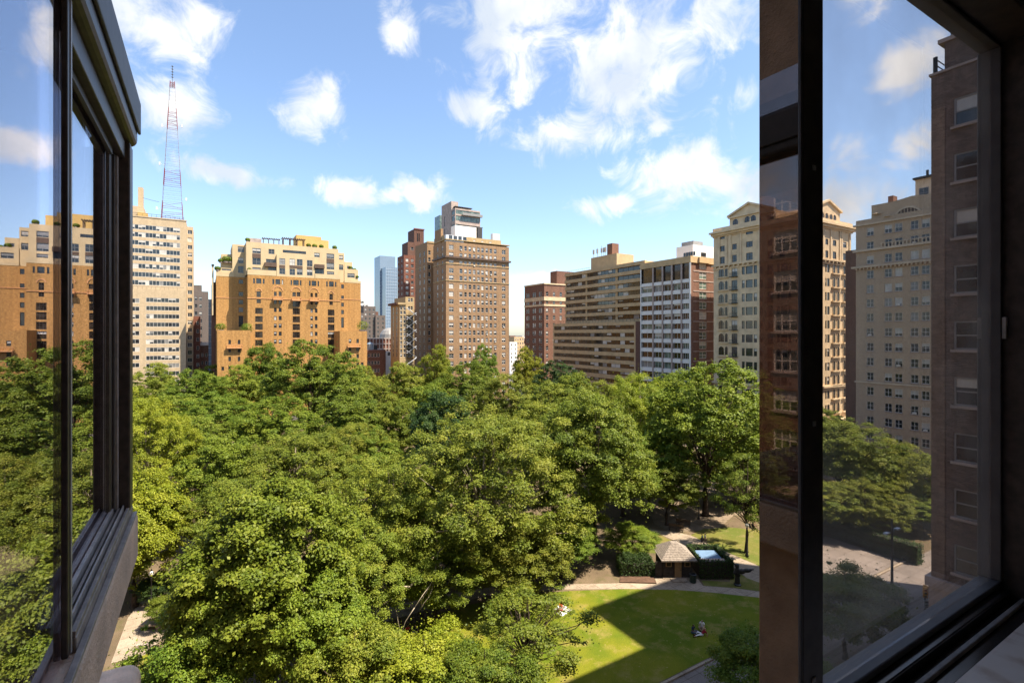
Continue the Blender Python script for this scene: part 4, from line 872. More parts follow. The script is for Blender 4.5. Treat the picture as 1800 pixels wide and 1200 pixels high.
# far low buildings on the horizon
rnd = random.Random(3)
for (pa, pb_, py, v, mt, lab) in ((897,906,590,420,'redb','small red brick building on the horizon beside the tan tower'),(904,921,592,360,'band','small tan apartment block on the horizon left of the brick corner building'),(896,909,601,330,'whitep','small white warehouse on the horizon below the gap between towers')):
    B = Building('distant_building', lab, U(pa, v), v)
    xa, xb = U(pa, v), U(pb_, v); z1 = ZV(pa, py, v); n = max(2, int((xb-xa)/2.2))
    B.block(xa, xb, v, v + 15, 0, z1, mt, front=grid([xa + (xb-xa)*(i+.5)/n for i in range(n)], 1.1, [z1 - 2.2 - 3.2*i for i in range(7)], 1.7, pb=.4))
hb = MB(); rnd = random.Random(5)
for i in range(1600):
    a = R(rnd.uniform(8, 62)); d = rnd.uniform(700, 3500); x, y = d*math.sin(a), d*math.cos(a); w = rnd.uniform(8, 30); h = rnd.uniform(6, 18)
    hb.box(x, x + w, y, y + w, -.15, h, rnd.randrange(4))
o = hb.build('far_city', [M['redb'], M['band'], M['greyb'], M['whitep']]); stuff(o); tag(o, 'hazy mass of low city roofs along the far horizon', 'city')
# --- dark brick tower on the right, seen through the fixed pane
uT, vT1 = 40.6, 14.3
B = Building('brick_tower', 'dark brown brick apartment tower with roof railings seen through the fixed pane', uT, vT1)
def z8(zx): return 1320 + zx*.5333
def y8(zy): return zy*.5333
def v8(zx): return V(z8(zx), uT)
ztw = ZU(z8(590), y8(255), uT)
fh = 3.52; wz0 = ZU(z8(700), y8(550), uT) - .75
lo = []
zrows = [wz0 + fh*k for k in (1, 0, -1, -2, -3, -4, -5, -6, -7)]
for k, z in enumerate(zrows):
    for c in range(6):
        y1_ = v8(668) - c*4.6
        lo.append(op(y1_ - 3.2, y1_, z - .12, z + 1.68, nx=1, nz=2, fr='fr_grey', fw=.11, pb=.75 if k == 0 else .45, rev=.16, sill=True))
zstone = ZU(z8(585), 1012, uT)
B.block(uT, uT + 20, -26, vT1, zstone + .002, ztw, 'brick_t', left=lo)
B.block(uT - .12, uT + 20, -26, vT1 + .1, 0, zstone, 'stone_pink', left=[op(vT1 - 4 - 5*i, vT1 - 1.5 - 5*i, 1.2 + 4.5*j, 3.8 + 4.5*j, nx=2, nz=1, fr='fr_dark', pb=.1) for i in range(7) for j in range(3)], name='stone_base')
B.bx('stone_belt', uT - .3, uT + 20, -26, vT1 + .25, zstone - .5, zstone + .1, 'stone_pink')
B.bx('quoin_panel', uT - .05, uT - .003, v8(640), vT1 - .02, zstone + .11, ztw - 2.2, 'brick_tl')
B.bx('parapet_cap', uT - .1, uT + 20, -26, vT1 + .1, ztw + .001, ztw + .15, 'stone_pink')
vst = V(1665, uT + 1); zst = ZU(1668, 78, uT + 1)
B.bx('upper_wall', uT + .6, uT + 19, -26, vst, ztw + .152, zst, 'brick_t'); 
B.bx('upper_cap', uT + .4, uT + 19, -26, vst + .3, zst + .001, zst + .25, 'stone_pink')
def railing(y0, y1, u, z, n):
    m_ = MB()
    for k in range(3): m_.tube([(u, y0, z + .38*(k+1)), (u, y1, z + .38*(k+1))], .035, 5); m_.tube([(u, y1, z + .38*(k+1)), (u + 8, y1, z + .38*(k+1))], .035, 5)
    for i in range(n + 1): y = y0 + (y1 - y0)*i/n; m_.tube([(u, y, z), (u, y, z + 1.14)], .04, 5)
    for i in range(1, 5): m_.tube([(u + 2*i, y1, z), (u + 2*i, y1, z + 1.14)], .04, 5)
    B.part('railing', m_, 'iron')
railing(vst + .3, v8(596), uT + .3, ztw + .15, 3); railing(-4, V(1672, uT + .9), uT + .9, zst + .25, 5)
B.bx('rear_wing', 61.4, 84, -26, 15, 0, 66, 'brick_t')
TOWER = B
# --- brick neighbour down the street to the left; the polished window stile mirrors it through the glazed bay
B = Building('brick_neighbour', 'red brown brick apartment building down the street mirrored in the window stile', -60, -8)
B.block(-60, -38, -8, 52, 0, 62, 'brick_r', right=[op(23.7 + 6*i - 1.0, 23.7 + 6*i + 1.0, 1.4 + 3.2*j, 3.1 + 3.2*j, nx=3, nz=2, fr='fr_white', fw=.1, pb=.5, sill=True) for i in range(-4, 5) for j in range(18)])
B.bx('parapet_cap', -60, -37.7, -8, 52, 62.002, 62.5, 'stone_pink')
# ================================================================== OUR OWN BUILDING: room, fixed pane, open sash, bay window on the left
M['room'] = plain('room_paint', (0.72, 0.68, 0.62), 0.9, 0.2, 0.04, 1)
M['floorw'] = plain('room_floor', (0.40, 0.28, 0.18), 0.6, 0.3, 0.2, 3)
M['alu'] = plain('dark_anodised_aluminium', (0.075, 0.056, 0.044), 0.4, 0.5, 0.25, 30)
M['alu_g'] = plain('gloss_black_aluminium', (0.026, 0.021, 0.019), 0.14, 0.6, 0.2, 8)
M['bronzed'] = plain('polished_bronze_anodised', (.27, .215, .18), .015, .5, .1, 5, metal=1.0)
M['gasket'] = plain('grey_gasket', (0.11, 0.10, 0.098), 0.5, 0.4, 0.15, 12)
M['sillmetal'] = plain('weathered_sill_metal', (0.30, 0.25, 0.215), 0.5, 0.4, 0.25, 18)
M['track'] = plain('brushed_track', (0.42, 0.38, 0.35), 0.42, 0.5, 0.2, 25)
m, t, b = newmat('veined_marble'); setp(b, 0.35, 0.4); p = worldpos(t)
wv_ = N(t, 'ShaderNodeTexWave'); wv_.inputs['Scale'].default_value = 3.2; wv_.inputs['Distortion'].default_value = 9; wv_.inputs['Detail'].default_value = 5; lk(t, p, wv_.inputs['Vector'])
lk(t, mix_col(t, ramp(t, noise(t, p, 14, 6), .35, .7), ramp(t, wv_.outputs['Fac'], 0.0, 0.35, (0.58, 0.40, 0.29), (0.78, 0.63, 0.52)), (0.82, 0.68, 0.57)), b.inputs['Base Color']); M['marble'] = m
def pane_mat(name, tint, ior, dust):
    m = bpy.data.materials.new(name); m.use_nodes = True; t = m.node_tree; t.nodes.clear()
    o = N(t, 'ShaderNodeOutputMaterial'); tr = N(t, 'ShaderNodeBsdfTransparent'); tr.inputs[0].default_value = (*tint, 1)
    gl = N(t, 'ShaderNodeBsdfGlossy'); gl.inputs['Roughness'].default_value = 0.0; gl.inputs[0].default_value = (.95, .93, .97, 1)
    lw = N(t, 'ShaderNodeLayerWeight'); lw.inputs[0].default_value = .5; pw_ = N(t, 'ShaderNodeMath', operation='POWER'); pw_.inputs[1].default_value = 5.0; lk(t, lw.outputs['Facing'], pw_.inputs[0])
    fz = N(t, 'ShaderNodeMath', operation='MULTIPLY_ADD'); lk(t, pw_.outputs[0], fz.inputs[0]); fz.inputs[1].default_value = 1 - ior; fz.inputs[2].default_value = ior; mx_ = N(t, 'ShaderNodeMixShader')
    lk(t, fz.outputs[0], mx_.inputs[0]); lk(t, tr.outputs[0], mx_.inputs[1]); lk(t, gl.outputs[0], mx_.inputs[2])
    df = N(t, 'ShaderNodeBsdfDiffuse'); df.inputs[0].default_value = (.6, .56, .52, 1); m2 = N(t, 'ShaderNodeMixShader'); ts = N(t, 'ShaderNodeBsdfTranslucent'); ts.inputs[0].default_value = (.6, .55, .5, 1); m3 = N(t, 'ShaderNodeMixShader'); lk(t, df.outputs[0], m3.inputs[1]); lk(t, ts.outputs[0], m3.inputs[2])
    g = N(t, 'ShaderNodeNewGeometry'); f = noise(t, g.outputs['Position'], 3.0, 6, .65)
    ml_ = N(t, 'ShaderNodeMath', operation='MULTIPLY'); lk(t, ramp(t, f, .35, .75), ml_.inputs[0]); ml_.inputs[1].default_value = dust
    lk(t, ml_.outputs[0], m2.inputs[0]); lk(t, mx_.outputs[0], m2.inputs[1]); lk(t, m3.outputs[0], m2.inputs[2]); lk(t, m2.outputs[0], o.inputs[0]); return m
M['pane'] = pane_mat('dusty_clear_glass', (.93, .91, .90), .04, .13)
M['pane_l'] = pane_mat('reflective_bay_glass', (.88, .87, .92), .26, .01)
wz0_, wz1_ = 29.19, 30.94                     # glass bottom and top
# room shell
def room(name, x0, x1, y0, y1, z0, z1, mat): return structure(MB().box(x0, x1, y0, y1, z0, z1).build(name, M[mat]))
room('floor', -1.2, 4.6, -5, .40, 28.2, 28.35, 'floorw'); room('ceiling', -1.2, 4.6, -5, .40, 31.45, 31.6, 'room')
room('wall_back', -1.2, 4.6, -5.15, -5.003, 28.2, 31.6, 'room'); room('wall_right', 4.603, 4.75, -5.15, .40, 28.2, 31.6, 'room'); room('wall_left', -1.35, -1.203, -5.15, .40, 28.2, 31.6, 'room')
own = Building('concrete_apartment_tower', 'weathered concrete apartment tower around the open window', -24, .40)
own.bx('wall', -24, -1.0, .402, .78, 0, 52, 'concrete'); own.bx('wall', 2.981, 34, .402, .70, 0, 52, 'concrete')
own.bx('wall', -.998, 2.979, .404, .70, 0, 29.02, 'concrete'); own.bx('wall', -.998, 2.979, .404, .70, 31.12, 52, 'concrete')
own.bx('rear_mass', -24, 34, -16, -5.3, 0, 52, 'concrete'); own.bx('roof', -24, 34, -5.297, .40, 51.4, 52, 'concrete')
sill = MB(); sill.box(-.99, 2.74, .02, .505, 29.10, 29.15); tag(sill.build('window_sill', M['marble']), 'pinkish veined marble window sill inside the open window', 'window sill')
# window with a fixed pane on the right and a slid sash stile
wo_ = thing('window_frame', 'black aluminium window with fixed right pane and open left half', 'window', (0, .62, 29.02))
def wp(name, x0, x1, y0, y1, z0, z1, mat, bev=0.004):
    me = MB().box(x0, x1, y0 - .62, y1 - .62, z0 - 29.02, z1 - 29.02).mesh(name, M[mat]); o = link(name, me, wo_)
    bm_ = o.modifiers.new('bevel', 'BEVEL'); bm_.width = bev; bm_.segments = 2; return o
wp('bottom_rail', -.99, 2.24, .575, .645, 29.02, wz0_ - .02, 'alu_g'); wp('bottom_bead', 1.09, 2.236, .600, .655, wz0_ - .0195, wz0_, 'gasket', .003)
wp('inner_track', -.99, 2.24, .507, .574, 29.02, 29.142, 'alu_g'); wp('track_lip', -.99, 2.24, .540, .552, 29.1425, 29.156, 'sillmetal', .002)
wp('top_rail', -.99, 2.24, .50, .642, wz1_ + .012, 31.12, 'alu'); wp('top_bead', 1.09, 2.236, .600, .655, wz1_, wz1_ + .0118, 'gasket', .003)
wp('right_jamb', 2.2405, 2.98, .43, .642, 29.02, 31.12, 'alu'); wp('jamb_bead', 2.2255, 2.24, .597, .658, wz0_ + .0005, wz1_ - .0005, 'gasket', .003)
wp('left_jamb', -1.0, -.70, .45, .70, 29.02, 31.12, 'alu')
wp('sash_stile', .985, 1.075, .572, .636, wz0_ - .0195, wz1_ + .0115, 'alu_g', .003); wp('stile_face', .9848, 1.056, .548, .5715, wz0_ - .0195, wz1_ + .0115, 'alu', .002); wp('stile_gasket', .978, .9845, .5485, .5545, wz0_ - .0195, wz1_ + .0115, 'gasket', .001)
wp('stile_glass', .980, .9845, .5550, .6358, wz0_ - .0195, wz1_ + .0115, 'bronzed', .0005)
for k_ in range(4): wp('screw', 1.015, 1.025, .5450, .5478, 29.32 + k_*.5, 29.33 + k_*.5, 'track', .001)
wp('pane', 1.0755, 2.2250, .622, .628, wz0_ + .0008, wz1_ - .0008, 'pane', .0002)
h_ = wp('latch', 2.228, 2.246, .585, .5965, 29.985, 30.055, 'track', .002)
wp('latch_plate', 2.246, 2.262, .4185, .4295, 30.00, 30.05, 'track', .002)
# bay window on the left, seen from outside
bw = thing('bay_window', 'bay window side with concrete sill and reflecting glass left of the opening', 'window', (-.3, 2.0, 29.0))
def bp_(name, x0, x1, y0, y1, z0, z1, mat, bev=.004, seg=2):
    me = MB().box(x0 + .3, x1 + .3, y0 - 2.0, y1 - 2.0, z0 - 29.0, z1 - 29.0).mesh(name, M[mat]); o = link(name, me, bw)
    if bev: bm_ = o.modifiers.new('bevel', 'BEVEL'); bm_.width = bev; bm_.segments = seg
    return o
uF = -.25                                      # outer face
ve = -uF / math.tan(-ang(243)) if ang(243) < 0 else 2.76
vmul = .27 / math.tan(-ang(128))
bp_('pane', -.2935, -.2900, .80, vmul, 29.10, 31.2, 'pane_l', 0)
bp_('pane', -.333, -.329, vmul, ve - .22, 29.282, 30.725, 'pane_l', 0)
bp_('mullion', -.2895, -.2765, vmul - .014, vmul + .022, 29.2365, 31.3, 'alu', .003)
bp_('mullion_edge', -.2762, -.2745, vmul + .006, vmul + .021, 29.2365, 31.3, 'track', .0005)
bp_('head', -.36, uF, .8, ve - .004, 30.80, 31.02, 'alu', .03, 4); bp_('head_drip', uF + .0005, uF + .012, .8, ve - .02, 30.86, 30.995, 'gasket', .005)
bp_('head_track', -.36, -.285, vmul + .03, ve - .06, 30.728, 30.7995, 'alu', .004); bp_('head_track', -.322, -.310, vmul + .03, ve - .23, 30.70, 30.7275, 'gasket', .002)
bp_('jamb', -.40, -.268, ve - .10, ve - .006, 29.262, 30.7995, 'alu', .006); bp_('jamb', -.40, -.32, ve - .21, ve - .1005, 29.282, 30.7275, 'alu', .012); bp_('jamb_strip', -.3195, -.305, ve - .135, ve - .105, 29.284, 30.7275, 'track', .003); bp_('jamb_strip', -.3195, -.312, ve - .160, ve - .150, 29.284, 30.7275, 'gasket', .002)
bp_('sill_track', -.40, -.268, vmul + .03, ve - .008, 29.225, 29.262, 'sillmetal', .003)
for k, (a, c, zt_k, mt) in enumerate(((-.327, -.316, 29.30, 'track'), (-.310, -.301, 29.283, 'sillmetal'), (-.293, -.288, 29.292, 'track'), (-.281, -.270, 29.278, 'sillmetal'))): bp_('track_rib', a, c, vmul + .031, ve - .105, 29.2622, zt_k, mt, .0015)
bp_('concrete_sill', -.50, uF, .8, ve, 29.03, 29.2245, 'concrete', .016, 4)
bp_('sill_flashing', -.2675, -.2515, .8, ve - .02, 29.2247, 29.236, 'sillmetal', .002)
bp_('upper_bay_wall', -2.4, -.55, .79, ve - .25, 31.125, 34.0, 'concrete', .01)
bp_('bay_wall', -2.4, -.55, .79, ve - .2, 27.2, 29.029, 'concrete', .01)
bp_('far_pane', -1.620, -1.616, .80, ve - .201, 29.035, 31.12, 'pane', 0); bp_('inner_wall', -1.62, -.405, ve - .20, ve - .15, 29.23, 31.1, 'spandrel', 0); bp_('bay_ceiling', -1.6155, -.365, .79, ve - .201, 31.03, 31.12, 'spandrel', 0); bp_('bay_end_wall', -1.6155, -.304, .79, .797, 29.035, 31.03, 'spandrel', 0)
for z_, dz_, un in ((26.95, .45, 'lower_ledge'),):
    D_ = (EYE - z_)*F/(1152 - CY); q = at(250, D_); MB_ = MB().box(q.x - 2.4, q.x, .79, q.y, z_ - dz_, z_)
    o = MB_.build(un, M['concrete']); bm_ = o.modifiers.new('bevel', 'BEVEL'); bm_.width = .12; bm_.segments = 5
    tag(o, 'rounded concrete ledge below the bay window', 'ledge')
# ================================================================== TREES
def leaf_mat(name, c_d, c_m, c_l, tr=.38):
    m, t, b = newmat(name); setp(b, .55, .25); at_ = N(t, 'ShaderNodeAttribute'); at_.attribute_name = 'tint'
    r = N(t, 'ShaderNodeValToRGB'); e = r.color_ramp.elements; e[0].position = 0; e[0].color = (*c_d, 1); e[1].position = 1; e[1].color = (*c_l, 1); k = e.new(.5); k.color = (*c_m, 1)
    lk(t, at_.outputs['Fac'], r.inputs[0]); oi = N(t, 'ShaderNodeObjectInfo')
    hs = N(t, 'ShaderNodeHueSaturation'); mr_ = N(t, 'ShaderNodeMapRange'); mr_.inputs[3].default_value = .487; mr_.inputs[4].default_value = .513; lk(t, oi.outputs['Random'], mr_.inputs[0]); lk(t, mr_.outputs[0], hs.inputs['Hue'])
    mv_ = N(t, 'ShaderNodeMapRange'); mv_.inputs[3].default_value = .85; mv_.inputs[4].default_value = 1.15; ml_ = N(t, 'ShaderNodeMath', operation='FRACT'); m5 = N(t, 'ShaderNodeMath', operation='MULTIPLY'); m5.inputs[1].default_value = 7.31; lk(t, oi.outputs['Random'], m5.inputs[0]); lk(t, m5.outputs[0], ml_.inputs[0]); lk(t, ml_.outputs[0], mv_.inputs[0]); lk(t, mv_.outputs[0], hs.inputs['Value'])
    lk(t, r.outputs[0], hs.inputs['Color']); lk(t, hs.outputs[0], b.inputs['Base Color'])
    tl_ = N(t, 'ShaderNodeBsdfTranslucent'); lk(t, hs.outputs[0], tl_.inputs[0]); mx_ = N(t, 'ShaderNodeMixShader'); mx_.inputs[0].default_value = tr
    lk(t, b.outputs[0], mx_.inputs[1]); lk(t, tl_.outputs[0], mx_.inputs[2]); lk(t, mx_.outputs[0], t.nodes['Material Output'].inputs[0]); return m
LM = {'yellow': leaf_mat('yellow_green_leaves', (.13, .165, .010), (.215, .24, .015), (.31, .31, .03)),
      'olive': leaf_mat('olive_leaves', (.10, .138, .015), (.175, .208, .02), (.275, .275, .036)),
      'green': leaf_mat('green_leaves', (.08, .125, .013), (.14, .19, .017), (.225, .25, .027)),
      'fresh': leaf_mat('fresh_green_leaves', (.095, .15, .014), (.155, .215, .018), (.24, .285, .03)),
      'dark': leaf_mat('dark_green_leaves', (.022, .05, .012), (.045, .085, .018), (.08, .125, .026))}
BARK = {'dark': plain('dark_bark', (.075, .055, .04), .95, .1, .3, 3, bump=.8), 'pale': plain('pale_bark', (.34, .28, .20), .9, .1, .3, 2, bump=.6)}
def leaf_mesh(name, C, Nn, size, tint, rng):
    n = len(C); r = rng.normal(size=(n, 3)); r -= (r*Nn).sum(1, keepdims=True)*Nn; r /= np.linalg.norm(r, axis=1, keepdims=True) + 1e-9
    s = np.cross(Nn, r); L = size*rng.uniform(.7, 1.3, (n, 1)); Wd = L*rng.uniform(.55, .8, (n, 1))
    fold = Nn*L*.14
    v = np.stack([C - r*L*.5, C + s*Wd*.5 - r*L*.05 + fold, C + r*L*.5, C - s*Wd*.5 - r*L*.05 + fold], 1).reshape(-1, 3)
    me = bpy.data.meshes.new(name); me.vertices.add(n*4); me.vertices.foreach_set('co', v.astype(np.float32).ravel())
    me.loops.add(n*4); me.loops.foreach_set('vertex_index', np.arange(n*4, dtype=np.int32)); me.polygons.add(n)
    me.polygons.foreach_set('loop_start', np.arange(0, n*4, 4, dtype=np.int32)); me.polygons.foreach_set('loop_total', np.full(n, 4, np.int32))
    a = me.attributes.new('tint', 'FLOAT', 'FACE'); a.data.foreach_set('value', np.clip(tint, 0, 1).astype(np.float32)); me.update(); me.validate(); return me
def tree_proto(seed, Rr, H, zc0, leaf, nclump, nleaf, clump_r=.2, flat=.6, sparse=0.0, limbs=9, bark_r=.42, droop=0.0):
    rng = np.random.default_rng(seed); zc = (zc0 + H)/2; rz = (H - zc0)/2
    lobes = rng.normal(size=(7, 3)); lobes /= np.linalg.norm(lobes, axis=1, keepdims=True); la = rng.uniform(-.22, .2, 7)
    cs = []; 
    while len(cs) < nclump:
        d = rng.normal(size=3); d /= np.linalg.norm(d)
        if d[2] < -.55 and rng.random() < .7: continue
        k = 1 + sum(la[i]*max(0, lobes[i] @ d)**3*1.6 for i in range(7))
        rad = (rng.uniform(.70, .95) if rng.random() < .74 else rng.uniform(.25, .7))*k
        p = d*rad*np.array([Rr, Rr, rz])
        if d[2] < 0: p[2] *= .85
        cs.append(p)
    cs = np.array(cs); C = []; NN = []; T = []
    for c in cs:
        r = Rr*clump_r*rng.choice([.5, .75, 1.0, 1.25, 1.6])*rng.uniform(.85, 1.15); n = int(nleaf*rng.uniform(.6, 1.3)*(r/(Rr*clump_r))**1.5)
        d = rng.normal(size=(n, 3)); d /= np.linalg.norm(d, axis=1, keepdims=True); d[:, 2] = np.where(d[:, 2] < -.2, -d[:, 2]*.6, d[:, 2])
        q = d*(rng.uniform(.35, 1.0, (n, 1))**.5)*r*np.array([1, 1, flat]) + rng.normal(size=(n, 3))*r*.10
        if droop: q[:, 2] -= droop*(q[:, 0]**2 + q[:, 1]**2)/r
        sub = rng.normal(size=(9, 3))*np.array([r, r, r*flat])*.6      # twigs inside the clump: light and dark sprays
        j = rng.integers(0, 9, n); pull = rng.uniform(.1, .75, (n, 1)); q = q*(1 - pull*.55) + sub[j]*pull*.55
        out = c/(np.linalg.norm(c) + 1e-6)
        nn = d*.55 + np.array([0, 0, .55]) + out*.25 + rng.normal(size=(n, 3))*.42; nn /= np.linalg.norm(nn, axis=1, keepdims=True)
        C.append(c + q); NN.append(nn); T.append(np.clip(rng.normal(.5, .17) + rng.normal(0, .16, n) + (j/9 - .5)*.16, 0, 1))
    ns = int(sum(len(x) for x in C)*.07)            # stray sprays between the clumps
    d = rng.normal(size=(ns, 3)); d /= np.linalg.norm(d, axis=1, keepdims=True); src = cs[rng.integers(0, len(cs), ns)]
    C.append(src + rng.normal(size=(ns, 3))*Rr*clump_r*.9); nn = d*.7 + np.array([0, 0, .5]); NN.append(nn/np.linalg.norm(nn, axis=1, keepdims=True)); T.append(rng.uniform(.1, 1.0, ns))
    C = np.concatenate(C) + np.array([0, 0, zc]); me = leaf_mesh('crown', C, np.concatenate(NN), leaf, np.concatenate(T), rng)
    me.materials.append(LM['green'])
    b = MB(); fork = zc0 + (H - zc0)*.18
    b.tube([(0, 0, -.1), (0, 0, .5), (.1, .05, fork*.5), (0, 0, fork), (.15, -.1, zc + rz*.35), (.1, 0, zc + rz*.75)], [bark_r*1.5, bark_r*1.1, bark_r*.95, bark_r*.8, bark_r*.35, bark_r*.1], 9)
    order = np.argsort(-np.linalg.norm(cs[:, :2], axis=1)); sel = list(order[::max(1, len(order)//(limbs*4))])
    for k, i in enumerate(sel):
        e = cs[i] + np.array([0, 0, zc]); z0 = fork*rng.uniform(.75, 1.3); z0 = min(z0, e[2] - .5)
        mid = np.array([e[0]*.45, e[1]*.45, z0 + (e[2] - z0)*.62]); rr = bark_r*(.42 if k < limbs else .2)
        q1 = np.array([e[0]*.15, e[1]*.15, z0 + (e[2]-z0)*.3])
        b.tube([(0, 0, z0), tuple(q1), tuple(mid), tuple(e*.6 + mid*.4 + rng.normal(size=3)*.25), tuple(e)], [rr, rr*.8, rr*.55, rr*.3, rr*.1], 6)
    tm = b.mesh('trunk', BARK['dark']); tm.polygons.foreach_set('use_smooth', [True]*len(tm.polygons))
    return me, tm, Rr, H
PR = {'maple': tree_proto(11, 8.0, 18, 2.0, .26, 380, 250, .105, .7, droop=.2),
      'plane': tree_proto(12, 9.5, 20, 1.0, .21, 700, 210, .086, .9, limbs=16),
      'plane2': tree_proto(13, 9.0, 20, 2.2, .22, 470, 215, .093, .9, limbs=14),
      'oak': tree_proto(14, 8.5, 22, 3.0, .23, 480, 210, .096, .8),
      'elm': tree_proto(15, 8.5, 24, 3.0, .29, 390, 170, .10, .85),
      'round': tree_proto(16, 7.5, 20, 2.5, .29, 350, 170, .105, .85),
      'loose': tree_proto(17, 8.0, 20, 3.0, .27, 340, 180, .11, .8, limbs=14),
      'small': tree_proto(18, 4.6, 9.5, 1.4, .17, 200, 260, .15, .8, bark_r=.2),
      'sparse': tree_proto(19, 5.2, 12, 2.6, .18, 95, 140, .125, .55, bark_r=.24, limbs=12)}
def tree(kind, leafm, px, D, ytop, rad, label, group=None, bark='dark', name='park_tree', rot=None, pos=None, h=None):
    me, tm, Rr, H = PR[kind]; p = pos or at(px, D); h = h or (EYE - (ytop - CY)*D/F)
    o = thing(name, label, 'tree', (p[0], p[1], 0), random.uniform(0, 6.28) if rot is None else rot, group); sx = rad/Rr; sz = h/H
    for nm, ms, mt in (('trunk', tm, BARK[bark]), ('crown', me, LM[leafm])):
        c = link(nm, ms, o); c.scale = (sx, sx, sz); c.material_slots[0].link = 'OBJECT'; c.material_slots[0].material = mt
    return o
# distinctive near trees
tree('maple', 'fresh', 470, 42, 832, 8.0, 'large bright green maple with layered leaf sprays beside the sunken garden path', rot=1.0)
tree('plane', 'olive', 852, 62, 732, 10.8, 'huge olive green plane tree with pale trunk left of the lawn', bark='pale', rot=2.2)
tree('oak', 'green', 1045, 70, 684, 9.0, 'dark trunked green oak behind the little park hut', rot=.4)
tree('plane2', 'olive', 690, 58, 790, 7.0, 'olive tree with bare pale branches between the maple and the huge plane', bark='pale', rot=.9)
tree('elm', 'fresh', 1240, 84, 632, 10.2, 'tall light green tree in front of the limestone building', rot=3.0)
tree('plane2', 'yellow', 1125, 98, 650, 8.2, 'yellow green tree in front of the banded apartment block', bark='pale', rot=5)
tree('round', 'dark', 772, 90, 681, 6.6, 'dark green round tree standing out among the olive canopy', rot=1)
tree('elm', 'green', 545, 122, 598, 11.5, 'tallest green tree in front of the middle of the orange house', rot=2)
tree('round', 'green', 703, 106, 696, 5.2, 'soft rounded green tree left of the dark round tree', rot=4)
tree('sparse', 'green', 925, 41, 1030, 5.6, 'loose dark branched tree overhanging the lower lawn edge', rot=.3)
tree('small', 'yellow', 745, 38, 1100, 4.5, 'small bright yellow green tree below the huge plane', rot=1.3)
tree('small', 'fresh', 335, 38, 1065, 4.6, 'small fresh green maple at the foot of the large maple', rot=2.6)
tree('small', 'green', 1352, 38, 1092, 4.0, 'small grey green street tree at the near corner of the lawn', rot=.6)
tree('small', 'fresh', 1110, 68, 922, 3.6, 'low bushy tree beside the hut wall', rot=3.1)
tree('sparse', 'olive', 1312, 70, 790, 4.6, 'thin open tree standing in the grass beyond the hut', rot=5.2)
tree('maple', 'yellow', 236, 56, 818, 6.2, 'bright yellow green tree next to the concrete bay window', rot=4.0)
tree('plane', 'yellow', 255, 82, 700, 7.0, 'yellow green plane tree in front of the beige tower', rot=1.9, bark='pale')
tree('round', 'fresh', 385, 72, 762, 6.0, 'bushy fresh green tree left of the olive plane trees', rot=.2)
tree('plane2', 'olive', 520, 76, 752, 8.6, 'broad olive plane tree behind the large maple', rot=2.4, bark='pale')
tree('small', 'green', 1486, 47, 985, 4.6, 'round street tree beside the traffic light pole', rot=1.0)
tree('oak', 'olive', 1475, 84, 738, 8.0, 'olive tree at the park edge in front of the limestone building corner', rot=2.0)
tree('plane2', 'olive', 1560, 82, 772, 7.5, 'olive tree at the park corner in front of the taupe building', rot=3.3)
tree('oak', 'green', 1630, 86, 800, 7.5, 'shaded green tree beside the brick tower corner', rot=4.4)
tree('plane2', 'olive', 905, 57, 900, 6.6, 'drooping lower olive tree on the lawn side of the huge plane', rot=1.1)
tree('plane2', 'green', 765, 54, 930, 5.8, 'shaded green understorey tree below the huge plane trunk', rot=2.8)
tree('oak', 'green', 985, 63, 905, 5.4, 'shaded green tree between the huge plane and the oak', rot=3.7)
tree('plane2', 'olive', 640, 50, 905, 5.6, 'olive understorey tree beside the right edge of the large maple', rot=.5)
tree('maple', 'fresh', 560, 40, 985, 5.0, 'fresh green low maple tucked under the right side of the large maple', rot=5.1)
tree('maple', 'fresh', 400, 39, 990, 4.6, 'fresh green low maple tucked under the left side of the large maple', rot=.8)
tree('oak', 'green', 1095, 84, 760, 7.0, 'green tree filling the gap between the oak and the yellow green tree', rot=1.7)
tree('elm', 'olive', 1185, 96, 728, 7.0, 'olive tree between the yellow green tree and the tall light green tree', rot=2.2)
tree('elm', 'green', 1330, 92, 742, 8.0, 'hazy green tree on the far side of the plaza below the limestone building', rot=4.1)
tree('oak', 'olive', 1440, 78, 842, 6.0, 'low olive tree behind the dark boundary hedge beside the window stile', rot=.7)
tree('plane2', 'olive', 1520, 76, 838, 6.4, 'low spreading olive tree behind the dark boundary hedge', rot=1.4)
tree('oak', 'green', 1600, 78, 858, 6.0, 'low green tree behind the dark boundary hedge near the brick tower', rot=2.9)
tree('small', 'olive', 625, 37, 1085, 4.0, 'small olive tree at the dark corner beneath the bare pale branches', rot=3.9)
tree('small', 'green', 850, 36, 1120, 3.8, 'small green tree at the near lawn edge beside the yellow green one', rot=.1)
tree('small', 'fresh', 292, 52, 1038, 1.7, 'leafy green bush at the foot of the globe lamp post', rot=1.5, name='garden_bush')
tree('small', 'dark', 275, 57, 1010, 2.2, 'dark bush behind the globe lamp post by the garden path', rot=.5, name='garden_bush')
tree('oak', 'green', 1172, 80, 800, 5.2, 'green tree leaning over the plaza behind the hut', rot=2.1)
tree('plane2', 'olive', 1290, 90, 772, 6.0, 'olive tree shading the far side of the plaza', rot=3.4)
